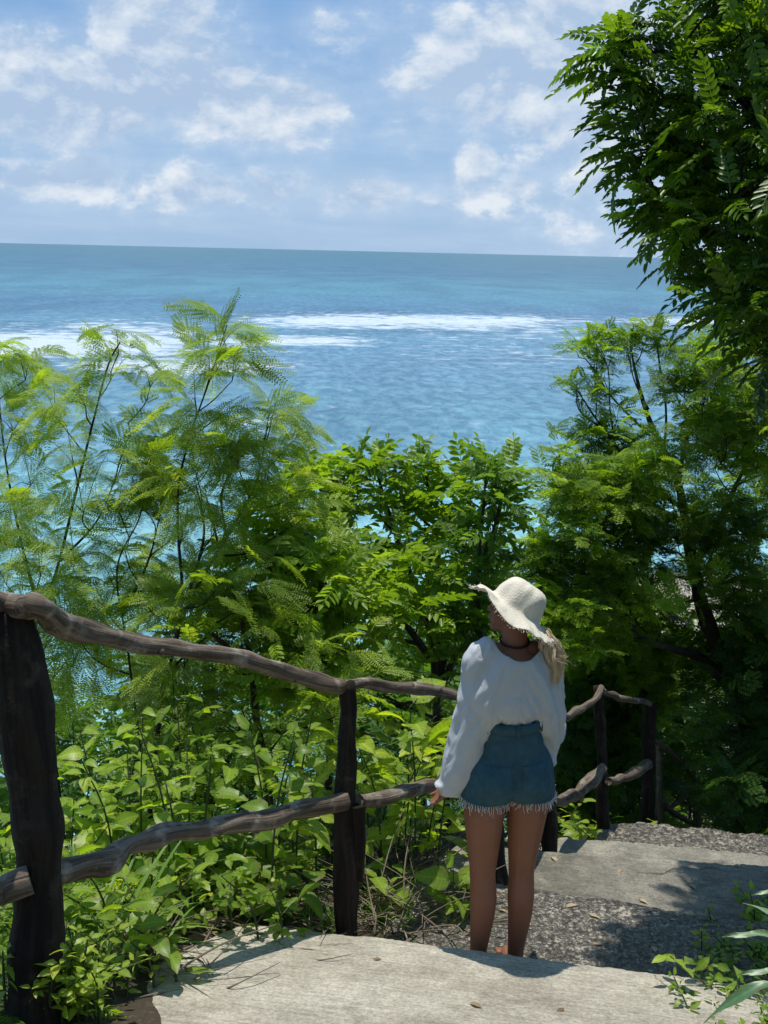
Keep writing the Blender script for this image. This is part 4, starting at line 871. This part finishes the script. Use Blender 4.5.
clump('grass_tuft', 'grass tuft just left of the second fence post foot', 'grass tuft', 322, 922, -1, 'blade', 60, .22, .6, 'grass', 3, 'grass tufts by the steps', sp=.08)
clump('grass_tuft', 'long arching grass blades under the lower rail near the big dark post', 'grass tuft', 110, 900, 4.2, 'blade', 34, .60, .6, 'grass', 4, 'grass tufts by the steps', (.5, 1.4))
clump('grass_tuft', 'curled grass tuft at the left picture edge beside the big dark post', 'grass tuft', 2, 880, 4.2, 'blade', 26, .5, .7, 'grass', 5, 'grass tufts by the steps', (.8, 2.0))
clump('fern', 'dark fern at the foot of the big dark post', 'fern', 25, 1012, -1, 'fern', 16, .30, .3, 'shade', 6, None, (.25, .9), .04, 'fronds')
clump('fern', 'small pale fern on the soil right of the big dark post foot', 'fern', 70, 1000, -1, 'fern', 12, .20, .8, 'broad', 7, None, (.3, 1.0), .03, 'fronds')
# foreground plants in the lower right corner
plant('weed_plant', 'thin weed with a few pointed leaves leaning over the slab at the lower right', 'plant', 722, 1040, -1, [(0, 0, .34, -.22, .02, 'small', .085, 6, .7, .1, .75), (.03, .02, .26, -.12, .05, 'small', .06, 6, .45, .1, .5), (.05, 0, .30, -.02, .05, 'small', .07, 8, .5, .1, .5), (-.02, 0, .16, -.12, 0, 'small', .06, 5, .7, .2, .6)], None, 'broad', seed=240)
plant('weed_plant', 'bright small leaved weed crowding the lower right edge of the steps', 'plant', 776, 1002, -1, stalks(85, .26, .12, 'small', .038, 22, .62, 31, .06), None, 'broad', seed=241)
plant('weed_plant', 'leafy weed in the lower right corner of the slab', 'plant', 752, 1055, -1, stalks(75, .26, .12, 'small', .038, 20, .45, 32, .06), None, 'broad', seed=242)
plant('weed_plant', 'leafy weed at the right edge of the rough concrete step', 'plant', 778, 950, -1, stalks(40, .26, .11, 'ovate', .05, 12, .75, 33, .06), None, 'broad', seed=243)
def lances(label, pts, seed):
    base = P(*pts[0][0]); base[2] = float(hgt(base[0], base[1])); root = thing('lance_leaf_plant', label, 'plant', base); bpy.context.view_layer.update(); Lv = Leaves(); Tw = Tubes()
    for (a_, b_, L, tn) in pts:
        A = P(*a_); B = P(*b_); Lv.add('lance', A, B - A + np.array([0, 0, .06]), np.array([.1, -.3, 1.0]), L, tn); Tw.add(catmull([base, (base + A) / 2 + np.array([.03, 0, .05]), A], 4), .004, 4, cap=False)
    Tw.build('stem', M['stemg'], root); Lv.build('foliage', M['glossy'], root)
lances('plant with long blue green lance leaves reaching in from the lower right edge', [((775, 982, 3.3), (705, 1015, 3.3), .21, .6), ((790, 972, 3.4), (740, 985, 3.4), .15, .9), ((775, 936, 3.6), (725, 946, 3.6), .16, .8)], 1)
lances('plant with two upright broad lance leaves over the right end of the rough step', [((785, 925, 3.9), (750, 900, 3.9), .13, .95), ((785, 890, 4.1), (760, 905, 4.1), .12, .8)], 2)
# dry sticks and fallen leaves
Tw = Tubes(); r = random.Random(5)
for _ in range(420):
    if _ < 260: px, py, D = r.gauss(415, 40), r.gauss(885, 30), r.uniform(4.9, 5.7)
    else: px, py, D = r.uniform(60, 330), r.uniform(880, 1000), r.uniform(3.9, 4.9)
    b = P(px, py, D); 
    if proj(b)[0] > 470 or st(b[0], b[1])[1] > -2.05 and b[1] < 4.25: continue
    b[2] = float(hgt(b[0], b[1])) + .01; an = r.uniform(0, 6.28); L = r.uniform(.12, .5); up = r.uniform(0, .8) if _ < 260 else r.uniform(0, .25)
    e = b + np.array([math.cos(an), math.sin(an), up]) * L; Tw.add(catmull([b, (b + e) / 2 + np.array([r.gauss(0, .03), r.gauss(0, .03), .03]), e], 3), np.linspace(.0045, .0015, 7) * r.uniform(.5, 1.4), 4, cap=False)
tag(Tw.build('dry_twigs', M['twig'], None), None, None, None, 'stuff')
Lv = Leaves()
for _ in range(900):
    s_, t_ = r.uniform(1.5, 8), r.choice([r.gauss(-2.5, .25), r.gauss(-2.9, .6), r.gauss(-.3, .35)]); x, y = xy(s_, t_); z = float(hgt(x, y)) + .012
    if t_ > -2.35 and t_ < -.5: continue
    Lv.add('small', np.array([x, y, z]), np.array([math.cos(_), math.sin(_), r.uniform(-.1, .3)]), norm(np.array([r.gauss(0, .4), r.gauss(0, .4), 1])), r.uniform(.03, .08), r.random())
tag(Lv.build('leaf_litter', M['dry'], None), None, None, None, 'stuff')
# single leaves lying on the concrete, set down on the slab below them
dg = bpy.context.evaluated_depsgraph_get(); dg.update()
Lv = Leaves(); pv = [(563, 1010, 0), (262, 934, .3), (655, 952, .8), (590, 915, .9), (700, 935, .8), (575, 906, .9), (735, 866, .9), (552, 858, .9), (480, 1008, .5), (620, 930, .8), (640, 900, .9), (675, 921, .8), (530, 925, .9), (505, 912, .7), (600, 945, .6), (380, 960, .4), (690, 885, .8), (620, 870, .7)]
for (px, py, tn) in pv:
    d = Vector(ray(px, py)); hit, loc, nrm_, *_x = scene.ray_cast(dg, Vector((0, 0, 0)), d.normalized())
    if hit and loc.z < -2.4: Lv.add('small', np.array(loc) + [0, 0, .006], np.array([math.cos(px), math.sin(px), .06]), norm(np.array([.1, .05, 1])), .035 + .02 * tn, .2 + tn * .8)
tag(Lv.build('fallen_leaves', M['dry'], None), None, None, None, 'stuff')

# ------------------------------------------------------------------ the woman on the steps
PYAW = R(10); foot = PZ(497, 979, -2.915)
Rz = lambda a: np.array([[math.cos(a), -math.sin(a), 0], [math.sin(a), math.cos(a), 0], [0, 0, 1]])
import bmesh
class Body:
    """closed primitives fused by a voxel remesh into one surface; local metres, facing +y"""
    def __init__(s): s.bm = bmesh.new()
    def xf(s, vs, Mx): 
        for v in vs: v.co = Mx @ v.co
    def ell(s, c, rad, rot=None, seg=20):
        g = bmesh.ops.create_uvsphere(s.bm, u_segments=seg, v_segments=seg // 2 + 2, radius=1)['verts']
        Mx = Matrix.Translation(Vector(c)) @ (rot.to_4x4() if rot is not None else Matrix.Identity(4)) @ Matrix.Diagonal((*rad, 1)); s.xf(g, Mx)
    def cap(s, a, b, ra, rb, n_=6, sq=1.0, sqax=(1, 0, 0)):
        a, b = np.array(a, float), np.array(b, float); L = np.linalg.norm(b - a); k = max(2, int(L / (min(ra, rb) * .35)) + 1)
        ax = (b - a) / max(L, 1e-6); pts = [(a + (b - a) * i / k, ra + (rb - ra) * i / k) for i in range(k + 1)]
        rings = []; ref = np.array([1, 0, 0]) if abs(ax[0]) < .9 else np.array([0, 1.0, 0]); N = norm(np.cross(ax, ref)); B = np.cross(ax, N); seg = 18
        prof = [(-.99, .14), (-.92, .39), (-.7, .71), (-.38, .92)]
        rows = [(a + ax * ra * z_, ra * w_) for z_, w_ in prof] + pts + [(b - ax * rb * z_, rb * w_) for z_, w_ in prof[::-1]]
        for c, r_ in rows:
            rg = []
            for j in range(seg):
                t_ = 2 * math.pi * j / seg; v = (N * math.cos(t_) + B * math.sin(t_)) * r_
                if sq != 1: sx_ = np.array(sqax, float); v = v + sx_ * (v @ sx_) * (sq - 1)
                rg.append(s.bm.verts.new(c + v))
            rings.append(rg)
        for q_ in range(len(rings) - 1):
            for j in range(seg): s.bm.faces.new((rings[q_][j], rings[q_][(j + 1) % seg], rings[q_ + 1][(j + 1) % seg], rings[q_ + 1][j]))
        s.bm.faces.new(rings[0][::-1]); s.bm.faces.new(rings[-1])
    def chain(s, pts, **k):
        for (a, ra), (b, rb) in zip(pts[:-1], pts[1:]): s.cap(a, b, ra, rb, **k)
    def build(s, name, vox, smooth, material, parent=None, disp=None, reps=1):
        bmesh.ops.recalc_face_normals(s.bm, faces=s.bm.faces)
        me = bpy.data.meshes.new(name); s.bm.to_mesh(me); s.bm.free()
        o = bpy.data.objects.new(name, me); C.objects.link(o)
        md = o.modifiers.new('fuse', 'REMESH'); md.mode = 'VOXEL'; md.voxel_size = vox
        if smooth: sm = o.modifiers.new('soft', 'SMOOTH'); sm.factor = .5; sm.iterations = smooth
        dg_ = bpy.context.evaluated_depsgraph_get(); dg_.update(); m2 = bpy.data.meshes.new_from_object(o.evaluated_get(dg_))
        o.modifiers.clear(); o.data = m2; m2.name = name; m2.materials.clear(); m2.materials.append(material)
        if disp is not None:
            n_ = len(m2.vertices); co = np.zeros(n_ * 3); m2.vertices.foreach_get('co', co); co = co.reshape(-1, 3); nr = np.zeros(n_ * 3); m2.vertex_normals.foreach_get('vector', nr); nr = nr.reshape(-1, 3)
            co += nr * disp(co)[:, None]; m2.vertices.foreach_set('co', co.ravel()); m2.update()
        m2.polygons.foreach_set('use_smooth', np.ones(len(m2.polygons), bool))
        if parent is not None: o.parent = parent
        return o
HC = np.array([.006, .015, 1.508])              # head centre
HYAW = R(60)                               # turned to her left, local
HR = Matrix.Rotation(HYAW, 3, 'Z') @ Matrix.Rotation(R(14), 3, 'X') * .93
def hp(x, y, z): return tuple(np.array(HR @ Vector((x, y, z))) + HC)
b = Body()
for sx_, kneex, ankx in ((-1, -.082, -.088), (1, .080, .070)):
    b.chain([((sx_ * .083, -.005, .86), .092), ((sx_ * .088, -.005, .74), .084), ((kneex, 0, .50), .055), ((kneex, .004, .45), .051)])
    b.chain([((kneex, .0, .47), .051), ((kneex - .003 * sx_, -.018, .37), .0545), ((kneex - .002 * sx_, -.018, .30), .050), ((ankx, -.01, .14), .034), ((ankx, -.008, .08), .032)])
    b.ell((kneex, .025, .475), (.036, .03, .045)); b.ell((kneex - .020, -.035, .36), (.026, .028, .075)); b.ell((kneex + .020, -.034, .37), (.026, .027, .07))
    b.cap((kneex - .030, -.038, .56), (kneex - .030, -.036, .46), .012, .009); b.cap((kneex + .030, -.036, .56), (kneex + .030, -.034, .46), .012, .009); b.cap((ankx, -.036, .17), (ankx, -.042, .06), .011, .013)
    b.ell((ankx - .026, -.004, .085), (.011, .013, .013)); b.ell((ankx + .026, -.004, .085), (.011, .013, .013))
    b.chain([((ankx, -.035, .035), .033), ((ankx, .02, .045), .034), ((ankx + .01 * sx_, .10, .03), .033), ((ankx + .015 * sx_, .15, .02), .026)])
    for k in range(5): b.cap((ankx + sx_ * (-.022 + .013 * k), .155, .015), (ankx + sx_ * (-.02 + .014 * k), .187 - .007 * k, .012), .012 - .001 * k, .009)
    b.ell((sx_ * .062, -.05, .87), (.088, .075, .085))
b.ell((0, .0, .93), (.165, .105, .10)); b.chain([((0, .01, .95), .115), ((0, .01, 1.06), .096), ((0, .01, 1.18), .100), ((0, 0, 1.28), .115)], sq=1.12)
b.ell((0, 0, 1.28), (.145, .085, .075)); b.cap((-.115, -.005, 1.325), (.115, -.005, 1.325), .042, .042)
b.cap((-.075, -.012, 1.37), (.075, -.012, 1.37), .034, .034); b.ell((0, -.025, 1.345), (.085, .05, .045))
b.chain([((0, -.015, 1.34), .060), ((0, -.01, 1.39), .050), ((0, .0, 1.47), .048)])
arms = []
for sx_, el_, wr_ in ((-1, (-.175, -.0, 1.08), (-.222, .03, .885)), (1, (.175, .04, 1.08), (.145, .17, .90))):
    b.chain([((sx_ * .130, 0, 1.310), .040), ((sx_ * .145, -.0, 1.24), .037), (el_, .034)]); b.chain([(el_, .035), (tuple(np.array(el_) * .7 + np.array(wr_) * .3), .034), (wr_, .022)])
    fd = norm(np.array(wr_) - np.array(el_)); wr = np.array(wr_); fwd_ = np.array([0, 1.0, 0]); inn = norm(np.cross(fd, np.array([0, 1.0, 0]))) ; side = norm(fwd_ - fd * (fwd_ @ fd)); palm_n = np.cross(fd, side) * sx_
    b.chain([(tuple(wr), .022), (tuple(wr + fd * .03), .024)])
    for k in range(4):
        off = side * (-.026 + .0175 * k); kn = wr + fd * (.078 + .004 * (1.5 - abs(k - 1.5))) + off
        b.chain([(tuple(wr + fd * .02 + off * .6), .014), (tuple(kn), .0115)])
        L = (.062, .072, .068, .055)[k]; f1 = kn + fd * L * .45 + palm_n * .008; f2 = f1 + fd * L * .32 + palm_n * .014; f3 = f2 + fd * L * .2 + palm_n * .016
        b.chain([(tuple(kn), .0095), (tuple(f1), .0085), (tuple(f2), .0075), (tuple(f3), .006)])
    th0 = wr + fd * .02 + side * .022; th1 = th0 + fd * .035 + side * .028 + palm_n * .012; th2 = th1 + fd * .03 + side * .006 + palm_n * .008
    b.chain([(tuple(th0), .013), (tuple(th1), .0105), (tuple(th2), .008)])
# head and face
b.ell(hp(0, -.005, .035), (.074, .092, .085), HR); b.ell(hp(0, .03, -.015), (.062, .062, .08), HR); b.ell(hp(0, .055, -.05), (.045, .038, .045), HR)
b.ell(hp(0, .072, -.088), (.019, .016, .017), HR)     # chin
b.chain([(hp(-.052, -.005, -.05), .017), (hp(-.015, .065, -.085), .016)]); b.chain([(hp(.052, -.005, -.05), .017), (hp(.015, .065, -.085), .016)])
b.chain([(hp(0, .088, .018), .008), (hp(0, .103, -.012), .0085), (hp(0, .109, -.024), .0095)]); b.ell(hp(.011, .095, -.027), (.008, .009, .007), HR); b.ell(hp(-.011, .095, -.027), (.008, .009, .007), HR)
b.ell(hp(0, .087, .03), (.042, .010, .010), HR); b.ell(hp(0, .092, -.048), (.019, .010, .0065), HR); b.ell(hp(0, .090, -.060), (.017, .010, .007), HR)
for sx_ in (-1, 1):
    b.ell(hp(sx_ * .040, .068, -.022), (.020, .016, .018), HR); b.ell(hp(sx_ * .074, -.008, -.008), (.009, .017, .030), HR)
person = b.build('person', .0042, 5, M['skin'], None)
tag(person, 'woman seen from behind in sun hat, white blouse and frayed denim shorts, looking left', 'person')
person.location = foot; person.scale = (1, 1, 1.045); person.rotation_euler = (0, 0, PYAW)
def ploc(name, V, F, material, smooth=True, tint=None):
    o = mesh_obj(name, V, F, material, None, tint=tint, along=np.zeros((len(V), 3)), smooth=smooth); o.parent = person; return o
for sx_ in (-1, 1):
    bb = Body(); bb.ell(hp(sx_ * .030, .072, .004), (.0105, .0105, .010)); bb.build('eye', .003, 1, M['eye'], person)
bb = Body(); bb.ell(hp(0, .0965, -.048), (.017, .008, .0045), HR); bb.ell(hp(0, .095, -.059), (.015, .008, .005), HR); bb.build('lips', .0025, 1, M['lip'], person)
# necklace cord at the neck
T = Tubes(); an = np.linspace(0, 2 * np.pi, 49); T.add(np.stack([.0555 * np.cos(an), -.012 + .0545 * np.sin(an), 1.408 + .010 * np.sin(an)], 1), .0042, 6, cap=False)
o = T.build('necklace', M['black'], None); o.parent = person

# shorts
def dn(co): 
    return np.array([.004 * mnoise.noise(Vector((c[0] * 14, c[1] * 14, c[2] * 9))) + .0018 * mnoise.noise(Vector((c[0] * 60, c[1] * 60, c[2] * 40))) for c in co])
b = Body()
for sx_ in (-1, 1):
    b.chain([((sx_ * .080, -.003, .90), .104), ((sx_ * .094, -.003, .80), .102)]); 
    b.ell((sx_ * .062, -.054, .875), (.102, .088, .100))
b.cap((-.03, -.02, .845), (.03, -.02, .845), .062, .062); b.ell((0, 0, .94), (.168, .118, .10)); b.chain([((0, .005, .94), .128), ((0, .008, 1.09), .112)], sq=1.15)
sh = b.build('shorts', .006, 4, M['denim'], None, dn)
# cut the rounded bottoms and top flat: a clean hem and waist
def cut(o_, co_, no_, fillf=True):
    bm = bmesh.new(); bm.from_mesh(o_.data); g = bmesh.ops.bisect_plane(bm, geom=bm.verts[:] + bm.edges[:] + bm.faces[:], plane_co=co_, plane_no=no_, clear_outer=True)
    if fillf:
        ed = [e for e in g['geom_cut'] if isinstance(e, bmesh.types.BMEdge)]; bmesh.ops.triangle_fill(bm, edges=ed, use_beauty=True)
    bm.to_mesh(o_.data); bm.free(); o_.data.polygons.foreach_set('use_smooth', np.ones(len(o_.data.polygons), bool))
cut(sh, (0, 0, .797), (.0, .10, -1)); cut(sh, (0, 0, 1.15), (0, 0, 1)); sh.parent = person
T = Tubes(); r = random.Random(3)
for sx_ in (-1, 1):
    for k in range(95):
        a_ = k / 95 * 6.283 + r.uniform(-.03, .03); p0 = np.array([sx_ * .094 + .098 * math.cos(a_), -.006 + .098 * math.sin(a_) - (.012 if math.sin(a_) < 0 else 0),   .803 + .10 * .098 * math.sin(a_)]); L = r.choice((.012, .018, .024, .034)) * r.uniform(.6, 1.2)
        e = p0 + np.array([r.gauss(0, .008) + .006 * math.cos(a_), r.gauss(0, .008) + .006 * math.sin(a_), -L]); T.add(catmull([p0 + [0, 0, .008], (p0 + e) / 2 + np.array([r.gauss(0, .004), r.gauss(0, .004), 0]), e], 2), .0011, 3, cap=False)
o = T.build('frayed_hem', M['fray'], None); o.parent = person
def band(zc, rx, ry, cy_, h, th, name, m_, n_=48, a0=0, a1=2 * math.pi):
    an = np.linspace(a0, a1, n_); V = []
    for a_ in an:
        for (dr, dz) in ((0, -h / 2), (th, -h / 2), (th, h / 2), (0, h / 2)): V.append([(rx + dr) * math.cos(a_), cy_ + (ry + dr) * math.sin(a_), zc + dz])
    F = [(4 * i + j, 4 * i + 4 + j, 4 * i + 4 + (j + 1) % 4, 4 * i + (j + 1) % 4) for i in range(n_ - 1) for j in range(4)]
    return np.array(V), np.array(F)
V, F = band(1.095, .131, .115, .008, .036, .006, 'waistband', 0); ploc('waistband', V, F, M['denim'])
for a_ in (-1.57, -.7, -2.45):
    V, F = band(1.095, .138, .122, .008, .046, .005, 'belt_loop', 0, 4, a_ - .035, a_ + .035); ploc('belt_loop', V, F, M['denim'])
for sx_ in (-1, 1):  # back pockets, following the seat
    n_ = 7; V = []; F = []
    for i in range(n_):
        for j in range(n_):
            x = sx_ * .072 + (i / (n_ - 1) - .5) * .095; z = .955 - j / (n_ - 1) * .105
            V.append((x, z))
    bvh_o = sh; pts = []
    from mathutils.bvhtree import BVHTree
    bt = BVHTree.FromPolygons([v.co[:] for v in sh.data.vertices], [p_.vertices[:] for p_ in sh.data.polygons])
    for (x, z) in V:
        h_ = bt.ray_cast(Vector((x, -1, z)), Vector((0, 1, 0))); pts.append(np.array(h_[0]) + [0, -.004, 0] if h_[0] is not None else np.array([x, -.13, z]))
    F = [(i * n_ + j, (i + 1) * n_ + j, (i + 1) * n_ + j + 1, i * n_ + j + 1) for i in range(n_ - 1) for j in range(n_ - 1)]
    ploc('pocket', np.array(pts), F, M['denim'])

# blouse
def fold(co):
    o_ = np.zeros(len(co))
    for i, c in enumerate(co):
        x, y, z = c; s_ = abs(x)
        q1 = mnoise.noise(Vector((x * 22 + z * 11 * (1 if x > 0 else -1), y * 20, z * 4.5))); q2 = mnoise.noise(Vector((x * 55 + z * 26 * (1 if x > 0 else -1), y * 45, z * 9 + 4)))
        k = .018 * (.45 - abs(q1)) * (1 if s_ > .10 else .7) - .004 + .006 * (.4 - abs(q2)) + .010 * mnoise.noise(Vector((x * 9 + z * 5, y * 9, z * 4 + 9)))
        hem = max(0, 1 - abs(z - 1.10) / .09); k += .006 * hem * mnoise.noise(Vector((x * 45, y * 45, 0))) if s_ < .18 else 0
        o_[i] = k
    return o_
b = Body()
b.chain([((0, .0, 1.31), .115), ((0, .005, 1.22), .126), ((0, .008, 1.185), .130)], sq=1.2); b.chain([((0, .0, 1.185), .130), ((0, .006, 1.165), .118)], sq=1.2)
b.cap((-.135, 0, 1.318), (.135, 0, 1.318), .062, .062); b.cap((-.08, .0, 1.345), (.08, .0, 1.345), .070, .070)
b.chain([((-.085, -.005, 1.385), .038), ((-.130, 0, 1.345), .050), ((-.140, 0, 1.25), .060)]); b.cap((.085, -.005, 1.385), (.14, 0, 1.345), .036, .048)
# left sleeve hangs wide from the shoulder and narrows to the cuff beside the thigh
b.chain([((-.130, .0, 1.32), .055), ((-.138, .0, 1.22), .066), ((-.146, .005, 1.10), .074), ((-.163, .01, .98), .078), ((-.188, .015, .90), .072), ((-.215, .02, .845), .060), ((-.232, .02, .82), .036)], sq=.95)
b.chain([((-.05, .0, 1.28), .108), ((-.085, .0, 1.18), .108), ((-.125, .005, 1.085), .082)]); b.ell((-.262, .015, .842), (.030, .035, .015), Matrix.Rotation(R(-25), 3, 'Y'))
# right sleeve, forearm held in front
b.chain([((.138, .0, 1.32), .054), ((.152, .01, 1.22), .066), ((.165, .03, 1.10), .070), ((.168, .05, .98), .060), ((.167, .05, .90), .048), ((.158, .045, .855), .034)], sq=.85)
b.chain([((.05, .0, 1.28), .108), ((.09, .0, 1.18), .100), ((.135, .015, 1.08), .070)]); b.chain([((.19, .06, 1.02), .06), ((.165, .15, .93), .05)])
bl = b.build('blouse', .0055, 9, M['linen'], None, fold)
# wide neckline: the cloth is opened round the neck and upper back
bm = bmesh.new(); bm.from_mesh(bl.data); dv = []
for v in bm.verts:
    x, y, z = v.co; 
    if z > 1.30 and ((x - .012) / .100) ** 2 + ((y + .0) / .105) ** 2 < 1 and (z > 1.358 + .45 * (x - .012) ** 2 / .1): dv.append(v)
bmesh.ops.delete(bm, geom=dv, context='VERTS')
for _ in range(14):
    nw = {}
    for v in bm.verts:
        nb = [e.other_vert(v) for e in v.link_edges if e.is_boundary]
        if len(nb) == 2: nw[v] = v.co * .4 + (nb[0].co + nb[1].co) * .3
    for v, c_ in nw.items(): v.co = c_
bm.to_mesh(bl.data); bm.free(); bl.parent = person
md = bl.modifiers.new('cloth', 'SOLIDIFY'); md.thickness = .003; md.offset = 1

# hat
def hat():
    prof = [(0.0, .104), (.03, .103), (.056, .097), (.072, .082), (.081, .060), (.086, .033), (.089, .010), (.094, .0), (.104, -.007), (.122, -.012), (.140, -.016), (.158, -.020), (.172, -.023), (.178, -.025)]
    n_ = 120; V = []; r_ = np.random.default_rng(4)
    for i, (rr, z) in enumerate(prof):
        for j in range(n_):
            a_ = 2 * math.pi * j / n_; w_ = max(0, (rr - .095) / .08)
            wave = w_ * (.016 * math.sin(3 * a_ + .8) + .010 * math.sin(5 * a_ + 2.1) + .004 * math.sin(13 * a_ + math.sin(3 * a_) * 2) + .005 * math.sin(2 * a_))
            front = w_ * (.004 * max(0, math.cos(a_ - math.pi / 2)) - .018 * max(0, -math.cos(a_ - math.pi / 2)))   # +y front lifted, back turned down
            cr = .004 * mnoise.noise(Vector((rr * 30 * math.cos(a_), rr * 30 * math.sin(a_), z * 30))) * (1 + (rr < .09) * 1.0)
            el_ = 1.12 if rr < .1 else 1.12 - .5 * (rr - .1)
            R_ = rr + cr + w_ * .003 * math.sin(31 * a_ + 5 * math.sin(7 * a_)) 
            V.append([R_ * math.cos(a_), R_ * el_ * math.sin(a_), z + wave + front + cr])
    F = [(i * n_ + j, (i + 1) * n_ + j, (i + 1) * n_ + (j + 1) % n_, i * n_ + (j + 1) % n_) for i in range(len(prof) - 1) for j in range(n_)]
    return np.array(V), np.array(F)
V, F = hat()
HM = np.array(Matrix.Rotation(HYAW, 3, 'Z') @ Matrix.Rotation(R(29), 3, 'X') @ Matrix.Rotation(R(15), 3, 'Y')); hc = np.array(hp(0, .003, .018))
V = V * .96 @ HM.T + hc
o = ploc('sun_hat', V, F, M['hat']); md = o.modifiers.new('thick', 'SOLIDIFY'); md.thickness = .004; md.offset = 1
sd = o.modifiers.new('sub', 'SUBSURF'); sd.levels = 1; sd.render_levels = 1
tz = Tubes(); n_ = 120; rim = V[-n_:]; r = random.Random(8)
for k in range(260):   # frayed rim
    p_ = rim[r.randrange(n_)] + np.array([r.gauss(0, .002)] * 3); d = norm(p_ - hc) * r.uniform(.003, .008) + np.array([r.gauss(0, .003), r.gauss(0, .003), r.gauss(0, .003)]); tz.add(np.array([p_ - d * .3, p_ + d]), .0009, 3, cap=False)
o2 = tz.build('fringe', M['hat'], None); o2.parent = o
# hair: cap under the hat and a loose low ponytail over the right shoulder
b = Body(); b.ell(hp(0, -.008, .022), (.073, .088, .080), HR); b.ell(hp(0, -.055, -.015), (.058, .040, .050), HR)
hr = b.build('hair', .005, 3, M['hairdark'], person, lambda co: np.array([.002 * mnoise.noise(Vector((c[0] * 90, c[1] * 90, c[2] * 20))) for c in co]))
T = Tubes(); r = random.Random(12); nape = np.array(hp(0, -.092, -.03))
locks = [(r.uniform(0, 6.28), math.sqrt(r.random()), r.uniform(0, 6.28), r.uniform(.003, .009), r.gauss(0, .03)) for _ in range(26)]
for k in range(620):
    la, lq, ph, am, ln = locks[k % 26]; sx0, sy0 = math.cos(la) * lq, math.sin(la) * lq; j1, j2, j3 = r.gauss(0, .004), r.gauss(0, .004), r.gauss(0, .014)
    if k % 17 == 0: am *= 2; j1 *= 3; j3 += .03
    st_ = nape + np.array([.016 * sx0 + j1, .014 * sy0 + j2, r.gauss(0, .006)])
    m1 = nape + np.array([.034 + .020 * sx0 + j1, -.030 + .020 * sy0, -.022]); m2 = nape + np.array([.070 + .040 * sx0 + j2, -.040 + .030 * sy0, -.085])
    en = nape + np.array([.074 + .034 * sx0 + j1 * 2, -.045 + .020 * sy0 + j2, -.180 + ln + j3])
    cv = catmull([st_, m1, m2, en], 8); u_ = np.linspace(0, 1, len(cv)); cv[:, 0] += am * np.sin(u_ * 15 + ph) * np.minimum(1, u_ * 2); cv[:, 1] += am * np.cos(u_ * 12 + ph) * np.minimum(1, u_ * 2)
    T.add(cv, np.linspace(.0016, .0005, len(cv)), 3, cap=False)
o = T.build('ponytail', M['hair'], None); o.parent = person
